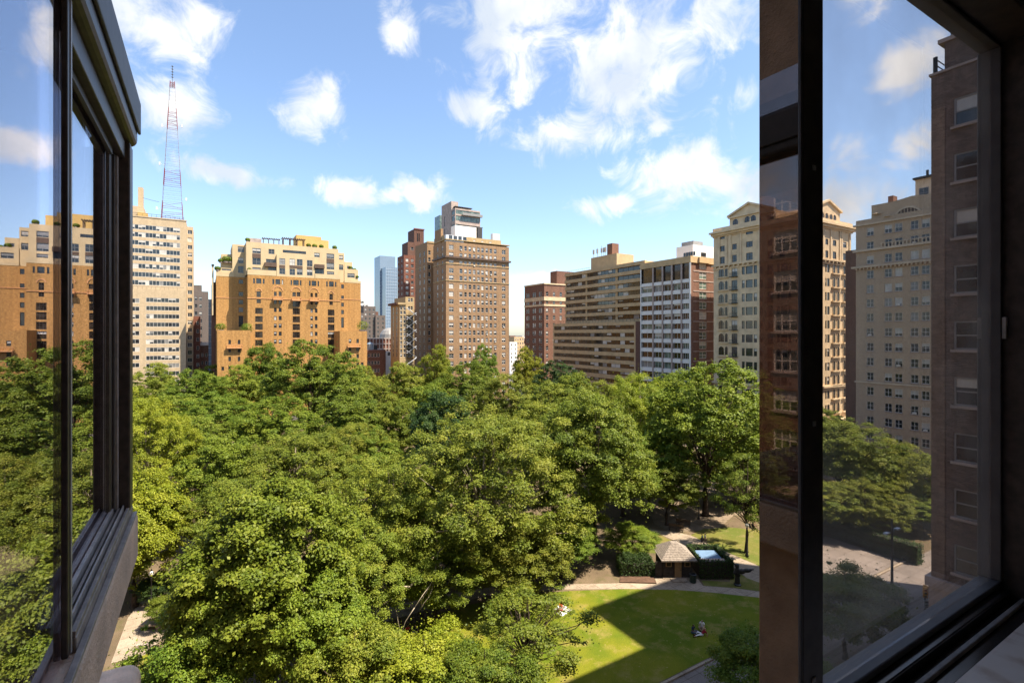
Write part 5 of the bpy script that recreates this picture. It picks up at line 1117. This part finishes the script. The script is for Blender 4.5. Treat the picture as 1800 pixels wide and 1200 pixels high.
# canopy of the square, far rows
gB = 'trees of the far canopy rows'
for (k, lm, px, D, yt, rd) in (('round','green',470,168,598,8),('loose','olive',272,150,636,8),('elm','green',345,140,648,8.5),('loose','olive',420,150,640,9),('elm','green',395,108,690,9),('round','green',300,112,690,8),
    ('round','olive',705,150,632,7.5),('loose','yellow',770,172,604,6.5),('loose','fresh',851,175,603,5.5),('elm','green',815,142,634,9.5),('loose','yellow',926,178,608,6.2),('elm','dark',985,165,634,8.5),
    ('loose','olive',885,118,655,8.5),('elm','olive',965,112,668,8.5),('round','green',610,104,690,8.5),('elm','green',480,100,694,8),('loose','olive',655,128,668,7),('round','green',760,120,668,7),
    ('loose','olive',1062,128,668,7),('elm','green',1170,126,655,8),('round','green',1015,140,650,7),('loose','olive',330,90,728,7),('plane2','olive',615,84,742,7.5),('elm','green',655,84,756,6.0),
    ('loose','olive',950,92,705,7.5),('plane2','olive',440,60,828,6.5),('elm','green',590,148,634,9),('loose','green',380,172,640,8),('round','olive',640,172,640,7),('elm','olive',1300,110,690,8),('loose','olive',1385,104,704,8),('elm','green',1440,108,712,7.5),
    ('loose','green',240,120,676,8),('round','olive',180,100,690,9),('elm','green',110,120,664,9),('plane2','olive',150,60,800,8),('maple','fresh',60,80,740,8),('loose','olive',20,150,640,9),('elm','olive',1190,150,652,8),('loose','olive',1105,152,664,7.5)):
    col_ = {'green': 'mid green', 'olive': 'olive tinged', 'yellow': 'yellow green', 'fresh': 'light green', 'dark': 'dark green'}[lm]
    tier = 'far row' if D > 135 else ('middle row' if D > 95 else 'near row')
    bef = [n_ for lim, n_ in ((60, 'mirrored side of the bay window'), (235, 'bay window'), (340, 'beige tower'), (440, 'left wing of the orange house'), (530, 'orange house balconies'), (645, 'right wing of the orange house'), (735, 'narrow tan building'), (800, 'left edge of the tan hotel tower'), (900, 'tan hotel tower'), (955, 'brick corner building'), (1045, 'banded block far end'), (1120, 'banded apartment block'), (1250, 'white gridded building'), (3000, 'limestone building')) if px < lim][0]
    lab = col_ + ' canopy tree, ' + tier + ', before the ' + bef
    tree(k, lm, px, D, yt, rd, lab, gB, bark='pale' if k == 'plane2' else 'dark')
# bare pale branches of the old plane tree
br = MB(); rng_ = random.Random(4)
def bough(p, d, L, r, lev):
    pts = [Vector(p)]; dd = Vector(d).normalized()
    for i in range(5): dd = (dd + Vector((rng_.uniform(-.35, .35), rng_.uniform(-.35, .35), rng_.uniform(-.32, .2)))).normalized(); pts.append(pts[-1] + dd*L/5)
    br.tube(pts, [r*(1 - .16*i) for i in range(6)], 6)
    if lev:
        for i in (2, 3, 4, 5): bough(pts[i], dd + Vector((rng_.uniform(-1, 1), rng_.uniform(-1, 1), rng_.uniform(-.9, .3))), L*.55, r*.5, lev - 1)
base = at(830, 58, 9.0); tip = at(640, 47, 7.5)
bough(base, tip - base, (tip - base).length*.8, .15, 2)
pl_tree = [o for o in COL.objects if o.get('label', '').startswith('huge olive')][0]
bo = br.build('bare_bough', BARK['pale'], None, smooth=True); bo.parent = pl_tree; bo.matrix_parent_inverse = (Matrix.Translation(pl_tree.location) @ Matrix.Rotation(pl_tree.rotation_euler[2], 4, 'Z')).inverted()
# ivy and hedges: leaf shells on boxes
def leaf_shell(boxes, n, size, seed, jit=.08):
    rng = np.random.default_rng(seed); C = []; NN = []
    for (x0, x1, y0, y1, z0, z1) in boxes:
        for ax, sg, ar in ((0, -1, (y1-y0)*(z1-z0)), (0, 1, (y1-y0)*(z1-z0)), (1, -1, (x1-x0)*(z1-z0)), (1, 1, (x1-x0)*(z1-z0)), (2, 1, (x1-x0)*(y1-y0))):
            k = int(n*ar); p = rng.uniform((x0, y0, z0), (x1, y1, z1), (k, 3)); p[:, ax] = (x0, y0, z0)[ax] if sg < 0 else (x1, y1, z1)[ax]
            nn = np.zeros((k, 3)); nn[:, ax] = sg; nn += rng.normal(size=(k, 3))*.5 + np.array([0, 0, .3]); nn /= np.linalg.norm(nn, axis=1, keepdims=True)
            C.append(p + rng.normal(size=(k, 3))*jit); NN.append(nn)
    C = np.concatenate(C); return leaf_mesh('foliage', C, np.concatenate(NN), size, np.clip(rng.normal(.45, .25, len(C)), 0, 1), rng)
# ================================================================== PARK FURNITURE
hp = (zz(555, 607) + zz(880, 612))/2; hutrz = R(-TH)
M['hutwood'] = plain('black_stained_timber', (.055, .045, .037), .8, .2, .25, 3); M['slate'] = plain('grey_wood_shingle', (.25, .205, .165), .9, .15, .28, 5, bump=.6); M['doorwood'] = plain('tan_door', (.36, .22, .10), .6, .3, .15, 3)
hut = thing('park_hut', 'small dark park hut with grey hipped shingle roof and tan door', 'hut', hp, hutrz)
hw = 1.78; hd = 3.4
MB().box(-hw, hw, 0, hd, 0, 2.3).build('wall', M['hutwood'], hut)
rf = MB(); e, zt0, zt1 = .42, 2.32, 3.75
A = [(-hw-e, -e-.1, zt0), (hw+e, -e-.1, zt0), (hw+e, hd+e, zt0), (-hw-e, hd+e, zt0)]; T_ = [(-.35, hd*.42, zt1), (.35, hd*.42, zt1), (.35, hd*.58, zt1), (-.35, hd*.58, zt1)]
rows_n = 11
for k in range(4):                                     # shingle courses, each lapping the next
    j = (k + 1) % 4
    for i in range(rows_n):
        f0, f1 = i/rows_n, (i + 1)/rows_n
        a0, a1 = Vector(A[k]).lerp(Vector(T_[k]), f0), Vector(A[j]).lerp(Vector(T_[j]), f0); b0, b1 = Vector(A[k]).lerp(Vector(T_[k]), f1), Vector(A[j]).lerp(Vector(T_[j]), f1)
        up_ = Vector((0, 0, .045)); rf.poly([a0 + up_, a1 + up_, b1, b0]); rf.poly([a0, a1, a1 + up_, a0 + up_])
rf.poly(T_); rf.poly([A[3], A[2], A[1], A[0]]); rf.box(-hw-e, hw+e, -e-.14, -e-.1, zt0 - .12, zt0 + .03); rf.build('roof', M['slate'], hut)
dr = MB().box(-.42, .42, -.06, -.003, .05, 1.98).build('door', M['doorwood'], hut); MB().box(.28, .33, -.11, -.061, .95, 1.05).build('handle', M['iron'], dr)
fr_d = MB(); fr_d.box(-.52, -.425, -.08, -.004, .05, 2.06); fr_d.box(.425, .52, -.08, -.004, .05, 2.06); fr_d.box(-.52, .52, -.081, -.004, 2.061, 2.14); fr_d.build('door_frame', M['hutwood'], hut)
for x in (-1.15, 1.15):
    w_ = MB(); w_.box(-.36, .36, -.06, -.003, 0, .62); w_ = w_.build('window', M['doorwood'], hut, (x, 0, 1.38)); MB().box(-.26, .26, -.075, -.061, .09, .53).build('pane', M['glass_b'], w_)
MB().box(-hw - .15, hw + .15, -.35, -.09, 0, .09).build('step', M['path'], hut)
# ivy-covered service yard next to the hut
yd = thing('ivy_yard', 'ivy covered walled yard with pale blue roof sheets beside the park hut', 'yard', hp, hutrz)
yx0, yx1, yy0, yy1 = hw + .95, hw + 4.9, -.35, 4.6
wl2 = MB(); wl2.box(yx0, yx1, yy0, yy0 + .3, 0, 2.1); wl2.box(yx0, yx1, yy1 - .3, yy1, 0, 2.1); wl2.box(yx0, yx0 + .3, yy0 + .301, yy1 - .301, 0, 2.1); wl2.box(yx1 - .3, yx1, yy0 + .301, yy1 - .301, 0, 2.1); wl2.build('wall', M['hutwood'], yd)
iv = leaf_shell([(yx0, yx1, yy0, yy0 + .35, 0, 2.2), (yx0, yx1, yy1 - .35, yy1, 0, 2.2), (yx1 - .35, yx1, yy0, yy1, 0, 2.2), (yx0, yx0 + .3, yy0 + 1, yy1, 1.2, 2.2)], 130, .17, 3); iv.materials.append(LM['dark']); stuff(link('ivy', iv, yd))
M['bluesheet'] = plain('pale_blue_sheet', (.13, .20, .30), .9, .1, .1, 2); M['pinksheet'] = plain('pale_pink_sheet', (.42, .31, .26), .7, .2, .2, 4)
MB().box(yx0 + .45, yx1 - .6, yy0 + 1.75, yy1 - .55, 1.62, 1.68).build('roof_sheet', M['bluesheet'], yd); MB().box(yx0 + .4, yx1 - .4, yy0 + .4, yy0 + 1.74, 1.72, 1.78).build('roof_sheet', M['pinksheet'], yd)
yl = thing('hut_side_fence', 'dark timber fence panel between the hut and the ivy hedge', 'fence', hp, hutrz)
for i in range(9): MB().box(-hw - .95 + i*.1, -hw - .955 + .095 + i*.1, .2, .26, 0, 1.9).build('board', M['hutwood'], yl)
hg = thing('ivy_hedge', 'dense dark ivy hedge left of the park hut', 'hedge', hp, hutrz)
hm = leaf_shell([(-hw - 5.2, -hw - 1.1, .2, 2.8, 0, 1.7), (-hw - 4.6, -hw - 1.4, .5, 2.4, 1.5, 2.2)], 130, .17, 4); hm.materials.append(LM['dark']); link('foliage', hm, hg); MB().box(-hw - 5.1, -hw - 1.2, .3, 2.7, 0, 1.6).build('hedge_core', M['hutwood'], hg)
# litter bin
bn = thing('litter_bin', 'dark green metal litter bin on the paving in front of the hut', 'bin', zz(886, 662))
M['bingreen'] = plain('bin_green', (.03, .05, .035), .5, .4, .2, 3)
MB().lathe([(0, 0), (.30, 0), (.33, .05), (.36, .92)], 16).build('body', M['bingreen'], bn); MB().lathe([(.36, .92), (.42, .94), (.42, 1.02), (.30, 1.06), (.27, .98), (.27, .7), (0, .7)], 16).build('rim', M['iron'], bn)
for i in range(12): t_ = 2*math.pi*i/12; MB().box(-.02, .02, -.012, .012, .08, .9).build('slat', M['bingreen'], bn, (.365*math.cos(t_), .365*math.sin(t_), 0), t_ + math.pi/2)
# open hatch slab on the forecourt
tag(MB().box(-.95, .95, -.45, .45, 0.013, .10).build('paving_slab', M['path'], None, zz(730, 640), hutrz + .05), 'raised pale slab at the door step of the park hut', 'slab')
# black sculpture
sc = thing('sculpture', 'black bronze sculpture of a figure with a wide wing on a low post', 'sculpture', zz(1388, 690), hutrz)
M['bronze'] = plain('black_bronze', (.022, .019, .017), .45, .5, .3, 4)
b_ = MB(); b_.lathe([(0, 0), (.42, 0), (.42, .12), (.30, .2), (.27, 1.0), (.34, 1.15), (.34, 1.25)], 12); b_.build('pedestal', M['bronze'], sc)
bm = bmesh.new(); 
for (x, z, rx_, ry_, rz_) in ((0, 1.65, .34, .3, .55), (-.05, 2.28, .27, .27, .25), (.5, 1.62, .5, .26, .36), (1.1, 1.72, .62, .2, .27), (1.65, 1.84, .35, .12, .12), (-.32, 1.45, .2, .18, .22), (-.1, 2.48, .33, .24, .08)):
    r_ = bmesh.ops.create_icosphere(bm, subdivisions=2, radius=1.0)['verts']
    for v_ in r_: v_.co = Vector((v_.co.x*rx_ + x, v_.co.y*ry_, v_.co.z*rz_ + z + .04*math.sin(9*v_.co.x + 5*v_.co.y)))
me = bpy.data.meshes.new('figure'); bm.to_mesh(me); bm.free(); me.materials.append(M['bronze']); me.polygons.foreach_set('use_smooth', [True]*len(me.polygons)); fo = link('figure', me, sc)
rm = fo.modifiers.new('remesh', 'REMESH'); rm.mode = 'VOXEL'; rm.voxel_size = .05; rm.use_smooth_shade = True
# lamp posts
M['globe'] = plain('milky_globe', (.74, .70, .60), .3, .5, .03, 3)
def lamp_post(pos, label, h=3.9):
    o = thing('lamp_post', label, 'lamp post', pos)
    MB().lathe([(0, 0), (.24, 0), (.24, .12), (.16, .3), (.15, .7), (.075, .85), (.055, h - .35), (.11, h - .3), (.06, h - .22), (.13, h - .1), (.1, h)], 12).build('post', M['iron'], o, smooth=True)
    g_ = MB().lathe([(.1, h), (.2, h + .08), (.26, h + .26), (.22, h + .44), (.1, h + .56), (0, h + .58)], 14).build('globe', M['globe'], o, smooth=True); MB().lathe([(.13, h + .55), (.1, h + .62), (.03, h + .66), (.02, h + .78), (0, h + .8)], 10).build('finial', M['iron'], g_)
    return o
lamp_post(gp(266, 1075), 'black lamp post with a round globe beside the sunken garden path')
lamp_post(gp(1313, 977), 'black lamp post in the grass beyond the ivy yard')
lamp_post(gp(1228, 912), 'black lamp post on the plaza in front of the tall light green tree')
# benches
M['benchwood'] = plain('weathered_bench_wood', (.12, .075, .045), .8, .2, .25, 5)
def bench(pos, rz, label, n=1):
    o = thing('park_bench', label, 'bench', pos, rz); L = 2.2
    for i in range(4): MB().box(-L/2, L/2, .02 + i*.115, .115 + i*.115, .43, .465).build('seat_slat', M['benchwood'], o)
    for i in range(4): MB().box(-L/2, L/2, .50 + i*.02, .535 + i*.02, .50 + i*.115, .595 + i*.115).build('back_slat', M['benchwood'], o)
    for x in (-L/2 + .15, 0, L/2 - .15): m_ = MB(); m_.box(x - .03, x + .03, .03, .09, 0, .428); m_.box(x - .03, x + .03, .44, .50, 0, .428); m_.tube([(x, .535, .43), (x, .63, .98)], .03, 5); m_.box(x - .03, x + .03, .03, .5, .38, .4285); m_.build('bench_frame', M['iron'], o)
    return o
bench(gp(1200, 925), R(-55), 'dark slatted park bench along the diagonal path edge'); bench(gp(1188, 934), R(-55), 'dark slatted park bench at the bend of the diagonal path')
bench(gp(1330, 925), R(40), 'dark slatted park bench on the plaza below the tall light green tree')
ct = thing('stone_table', 'flat stone slab table on the garden path by the bay window', 'table', gp(270, 1104), R(-TH))
MB().box(-1.05, 1.05, -.55, .55, .5, .66).build('table_top', M['path'], ct); MB().box(-.85, -.5, -.4, .4, 0, .499).build('leg', M['path'], ct); MB().box(.5, .85, -.4, .4, 0, .499).build('leg', M['path'], ct)
# garden wall by the lower path
for (pa, pb2, lab) in (((238, 1142), (262, 1138), 'low dark edging wall at the foot of the garden path'), ((560, 1114), (655, 1108), 'low stone edging wall below the bare pale branches')):
    a_, b2 = gp(*pa), gp(*pb2); d_ = b2 - a_; tag(MB().box(0, d_.length, -.15, .15, 0, .45).build('edging_wall', M['stone_pink'], None, a_, math.atan2(d_.y, d_.x)), lab, 'wall')
# traffic lights and street poles
M['signal_yellow'] = plain('signal_yellow', (.62, .27, .02), .5, .4, .08, 2); M['lens_red'] = plain('red_lens', (.35, .03, .02), .3, .5, .05); M['lens_dark'] = plain('dark_lens', (.06, .05, .03), .3, .5, .05); M['signw'] = plain('sign_white', (.6, .6, .58), .6, .3, .05)
def signal_head(parent, x, y, z, rz):
    b_ = MB().box(-.19, .19, -.16, .12, 0, 1.05).build('signal_head', M['signal_yellow'], parent, (x, y, z), rz)
    for i in range(3):
        MB().lathe([(0, 0), (.13, 0), (.13, .03), (0, .05)], 10).build('lens', M['lens_red'] if i == 2 else M['lens_dark'], b_, (0, -.165, .2 + .32*i)).rotation_euler = (R(90), 0, 0)
        v_ = MB()
        for k in range(6): t0, t1 = math.pi*k/6, math.pi*(k+1)/6; v_.poly([(.16*math.cos(t0), -.16, .16*math.sin(t0)), (.16*math.cos(t1), -.16, .16*math.sin(t1)), (.16*math.cos(t1), -.38, .16*math.sin(t1)), (.16*math.cos(t0), -.38, .16*math.sin(t0))])
        v_.build('visor', M['signal_yellow'], b_, (0, 0, .2 + .32*i))
def sign(parent, x, y, z, w, h):
    s_ = MB().box(-w/2, w/2, -.02, .02, 0, h).build('sign', M['signw'], parent, (x, y, z), R(-35))
    a_ = MB(); a_.box(-w*.36, w*.36, -.026, -.021, h*.14, h*.22); a_.box(-w*.36, w*.36, -.026, -.021, h*.36, h*.44); a_.box(-w*.36, w*.36, -.026, -.021, h*.66, h*.86); a_.build('sign_print', M['iron'], s_)
p1 = at(1626, 53.5); p1.z = 0
o = thing('traffic_light', 'short black traffic light post with twin yellow signals and white sign', 'traffic light', p1, 0)
MB().lathe([(0, 0), (.2, 0), (.2, .3), (.08, .4), (.07, 3.1), (0, 3.1)], 10).build('post', M['iron'], o); signal_head(o, -.24, -.1, 2.45, R(-60)); signal_head(o, .26, .1, 2.45, R(30)); sign(o, 0, -.13, 1.25, .5, .85)
p2 = at(1568, 49.5); p2.z = 0
o = thing('street_light', 'tall street light pole carrying a yellow signal and paired lamps', 'street light', p2, 0)
MB().lathe([(0, 0), (.28, 0), (.28, .5), (.15, .6), (.13, 4), (.09, 12.0), (0, 12)], 12).build('pole', M['dkmetal'], o)
for s_ in (-1, 1): a_ = MB(); a_.tube([(0, 0, 10.6), (s_*.7, 0, 10.9), (s_*1.1, 0, 10.85)], .05, 6); a_.build('arm', M['dkmetal'], o); MB().box(s_*1.1 - .35, s_*1.1 + .35, -.16, .16, 10.78, 10.92).build('lamp_head', M['steel'], o)
signal_head(o, .38, -.15, 3.0, R(-20)); sign(o, 0, -.2, 4.9, 1.3, .45); sign(o, .1, -.17, 2.0, .5, .6)
# low wall with dark hedge along the street edge of the park
hg = thing('street_hedge', 'long dark clipped hedge along the park edge by the street', 'hedge', (0, 0, 0))
hm = leaf_shell([(79, 80.6, 29.3, 54, 0, 2.4)], 70, .2, 8, .1); hm.materials.append(LM['dark']); link('foliage', hm, hg); MB().box(79.1, 80.5, 29.4, 53.9, 0, 2.35).build('hedge_core', M['hutwood'], hg)
# roof terrace planting of the orange house
def roof_shrub(px, py, v, rad, lab):
    u = U(px, v); z = Zp(py, u, v); rng = np.random.default_rng(int(px)); n = 500; d = rng.normal(size=(n, 3)); d /= np.linalg.norm(d, axis=1, keepdims=True)
    me = leaf_mesh('foliage', d*rng.uniform(.6, 1, (n, 1))*np.array([rad, rad*.7, rad*.8]), d, .35, rng.uniform(.2, .8, n), rng); me.materials.append(LM['green'])
    o = thing('terrace_shrub', lab, 'shrub', (u, v, z - rad*.7), 0, gS); link('foliage', me, o, (0, 0, rad*.8)); MB().lathe([(0, -.02), (rad*.5, -.02), (rad*.6, .5), (0, .5)], 10).build('planter', M['stone_pink'], o)
gS = 'shrubs on the terraces of the orange house'
for (zx, zy, v, rd) in ((718,340,204.8,.9),(1075,372,204.8,.9),(1110,376,204.8,1.0),(1150,379,204.8,.9),(1228,385,204.8,1.0),(542,508,210.3,1.1),(590,455,211.6,1.6),(615,458,211.6,1.4),(728,514,203.6,.8),(1322,505,211.0,.9),(1345,515,211.0,.8),(1360,556,210.4,.7),(560,462,211.5,1.0)):
    roof_shrub(z3(zx), y3(zy), v, rd, 'small green shrub in a planter on the cream penthouse terraces')
for (zx, zy, v, rd, lab) in ((714,858,196,2.2,'bright green round shrub on the low left roof of the orange house'),(560,852,196,1.8,'spreading shrub at the left edge of the low left roof'),(1392,845,198,2.6,'dark green shrub at the right edge of the low right roof')): roof_shrub(z3(zx), y3(zy), v, rd, lab)
# ================================================================== PEOPLE
SK = [plain('skin_tone_a', (.45, .26, .17), .6, .3, .05, 8), plain('skin_tone_b', (.22, .12, .075), .6, .3, .05, 8)]
def cloth(name, c): return plain(name, c, .9, .1, .1, 12)
HAIR = cloth('dark_hair', (.02, .014, .01))
def skin_mesh(name, pts, edges, mat, parent, sub=1):
    me = bpy.data.meshes.new(name); me.from_pydata([p[:3] for p in pts], edges, []); me.materials.append(mat)
    o = link(name, me, parent); s_ = o.modifiers.new('skin', 'SKIN'); s_.use_smooth_shade = True
    lay = me.skin_vertices[0] if me.skin_vertices else None
    if lay is None:
        bm = bmesh.new(); bm.from_mesh(me); bm.verts.layers.skin.verify(); bm.to_mesh(me); bm.free(); lay = me.skin_vertices[0]
    for i, p in enumerate(pts): lay.data[i].radius = (p[3], p[3] if len(p) < 5 else p[4])
    lay.data[0].use_root = True
    o.modifiers.new('subsurf', 'SUBSURF').levels = sub; o.modifiers['subsurf'].render_levels = sub; return o
POSE = {  # joint positions, facing -y, feet at z = 0 (seat on the ground for the sitting poses)
 'walk': dict(hip=(0,0,.93), chest=(0,-.01,1.28), neck=(0,-.02,1.47), head=(0,-.04,1.62), sh=.185, kneeL=(.10,-.16,.52), ankL=(.10,-.12,.09), kneeR=(-.10,.02,.50), ankR=(-.10,.26,.14), elbL=(.25,.10,1.13), handL=(.24,.02,.88), elbR=(-.25,-.06,1.13), handR=(-.24,-.22,.93)),
 'stand': dict(hip=(0,0,.93), chest=(0,-.01,1.28), neck=(0,-.02,1.47), head=(0,-.04,1.62), sh=.185, kneeL=(.10,-.04,.50), ankL=(.11,0,.09), kneeR=(-.10,-.02,.50), ankR=(-.12,.02,.09), elbL=(.26,.04,1.13), handL=(.24,-.12,.95), elbR=(-.26,.04,1.13), handR=(-.25,-.06,.88)),
 'sit': dict(hip=(0,0,.13), chest=(0,.02,.48), neck=(0,-.02,.68), head=(0,-.07,.83), sh=.18, kneeL=(.26,-.36,.32), ankL=(.05,-.52,.08), kneeR=(-.26,-.36,.32), ankR=(-.08,-.46,.08), elbL=(.27,-.12,.36), handL=(.18,-.34,.34), elbR=(-.27,-.12,.36), handR=(-.16,-.36,.36)),
 'recline': dict(hip=(0,0,.13), chest=(0,.26,.32), neck=(0,.42,.46), head=(0,.44,.62), sh=.18, kneeL=(.12,-.40,.16), ankL=(.14,-.80,.09), kneeR=(-.10,-.34,.34), ankR=(-.12,-.62,.09), elbL=(.26,.50,.20), handL=(.28,.44,.04), elbR=(-.26,.50,.20), handR=(-.28,.42,.04))}
def person(pos, rz, pose, shirt, trousers, label, skin=0, long_hair=False, group=None, scale=1.0):
    P = POSE[pose]; o = thing('person', label, 'person', pos, rz, group); o.scale = (scale,)*3
    hip, ch, nk, hd_ = (Vector(P[k]) for k in ('hip', 'chest', 'neck', 'head')); tw = (hd_ - nk).normalized()
    pts = [(*hip, .13, .10), (*ch, .135, .095), (*(ch.lerp(nk, .75)), .10, .075), (*nk, .052), (*(nk.lerp(hd_, .45)), .055), (*hd_, .083, .098), (*(hd_ + tw*.085), .07, .082)]; E = [(0,1),(1,2),(2,3),(3,4),(4,5),(5,6)]
    fc = hd_ + Vector((0, -.095, -.01)); pts.append((*fc, .016)); E.append((5, 7))
    for sx, s_ in (('L', 1), ('R', -1)):
        k, a, e, h = (Vector(P[q + sx]) for q in ('knee', 'ank', 'elb', 'hand')); i = len(pts)
        pts += [(hip.x + .09*s_, hip.y, hip.z - .03, .088), (*k, .058), (*a, .040), (a.x, a.y - .14, max(.035, a.z - .05), .034)]; E += [(0, i), (i, i+1), (i+1, i+2), (i+2, i+3)]
        i = len(pts); shp = ch.lerp(nk, .62) + Vector((P['sh']*s_, 0, 0)); d = (h - e).normalized(); sd = d.cross(Vector((1, 0, .3))).normalized()
        pts += [(*shp, .055), (*e, .041), (*h, .028), (*(h + d*.06), .030)]; E += [(2, i), (i, i+1), (i+1, i+2), (i+2, i+3)]
        for f in range(4): j = len(pts); off = sd*(.03 - .02*f); pts += [(*(h + d*(.095 + .008*(f in (1, 2))) + off), .009), (*(h + d*(.13 + .012*(f in (1, 2))) + off*1.1 + Vector((0, 0, -.012))), .008)]; E += [(i+3, j), (j, j+1)]
        j = len(pts); pts += [(*(h + d*.045 + sd*.05), .010), (*(h + d*.085 + sd*.065), .009)]; E += [(i+2, j), (j, j+1)]
    skin_mesh('body', pts, E, SK[skin], o)
    up_ = Vector((0, 0, 1)); q = [(*(hip + (ch - hip)*.05), .15, .118), (*ch, .155, .115), (*(ch.lerp(nk, .7)), .118, .092)]; E = [(0,1),(1,2)]
    for s_, sx in ((1, 'L'), (-1, 'R')): i = len(q); shp = ch.lerp(nk, .62) + Vector((P['sh']*s_, 0, 0)); e = Vector(P['elb' + sx]); q += [(*shp, .075), (*(shp.lerp(e, .7)), .062)]; E += [(2, i), (i, i+1)]
    skin_mesh('shirt', q, E, shirt, o)
    q = [(*hip, .15, .122)]; E = []
    for s_, sx in ((1, 'L'), (-1, 'R')): i = len(q); k, a = Vector(P['knee' + sx]), Vector(P['ank' + sx]); q += [(hip.x + .09*s_, hip.y, hip.z - .03, .105), (*k, .076), (*(k.lerp(a, .88)), .058)]; E += [(0, i), (i, i+1), (i+1, i+2)]
    skin_mesh('trousers', q, E, trousers, o)
    hb_ = hd_ + tw*.045 + Vector((0, .025, 0)); q = [(*hb_, .098, .108), (*(hb_ + Vector((0, .03, -.08))), .085, .06)]; E = [(0, 1)]
    if long_hair: q.append((*(hb_ + Vector((0, .06, -.22))), .075, .04)); E.append((1, 2))
    skin_mesh('hair', q, E, HAIR, o)
    for sx in 'LR': a = Vector(P['ank' + sx]); MB().prism([(a.x - .045, a.y + .06), (a.x - .05, a.y - .17), (a.x - .02, a.y - .21), (a.x + .02, a.y - .21), (a.x + .05, a.y - .17), (a.x + .045, a.y + .06)][::-1], max(0.0, a.z - .09), max(0.0, a.z - .09) + .08).build('shoe', HAIR, o)
    return o
C_ = {k: cloth(k + '_cloth', c) for k, c in dict(blue=(.06, .12, .25), grey=(.22, .21, .21), navy=(.02, .03, .06), red=(.42, .02, .03), white=(.72, .69, .66), orange=(.75, .16, .03), black=(.015, .015, .016), maroon=(.25, .02, .03), denim=(.08, .12, .2), tanc=(.4, .29, .2)).items()}
def w2(px, py): return gp(px, py)
person(w2(1234.5, 959), R(-150), 'walk', C_['blue'], C_['navy'], 'walker in a blue shirt on the diagonal path', 1); person(w2(1239.8, 958), R(-150), 'walk', C_['grey'], C_['tanc'], 'walker in a grey shirt beside the one in blue on the path', 0, True)
person(w2(1218, 1112), R(10), 'sit', C_['navy'], C_['denim'], 'seated person in dark clothes on the shaded lawn', 1, True); person(w2(1234, 1104), R(-60), 'sit', C_['white'], C_['tanc'], 'seated person in a white top at the back of the shaded lawn group', 0, True); person(w2(1233, 1116), R(-110), 'recline', C_['maroon'], C_['white'], 'reclining person in a dark red top on the shaded lawn', 0)
bl = w2(988, 1072); tag(MB().prism([(-1.0, -.7), (.6, -.9), (1.0, .5), (-.5, .9)], .006, .03).build('picnic_blanket', C_['white'], None, bl, .3), 'white picnic blanket on the sunny lawn edge', 'blanket')
person(bl + Vector((.1, .25, .03)), R(-20), 'sit', C_['orange'], C_['white'], 'person in an orange top sitting on the white blanket', 0, True); person(bl + Vector((-.55, .0, .03)), R(60), 'sit', C_['white'], C_['maroon'], 'person in a white top sitting on the white blanket', 0)
person(w2(716, 1113), R(20), 'sit', C_['red'], C_['black'], 'person in red sitting in the shade under the huge plane tree', 1); person(w2(731, 1112), R(-40), 'sit', C_['navy'], C_['denim'], 'person in navy sitting in the shade next to one in red', 0, True)
person(w2(1178, 891), R(-140), 'walk', C_['black'], C_['navy'], 'walker in black in the shade on the plaza', 1); person(w2(1184, 892), R(-140), 'stand', C_['maroon'], C_['denim'], 'standing person in dark red on the shaded plaza', 0)
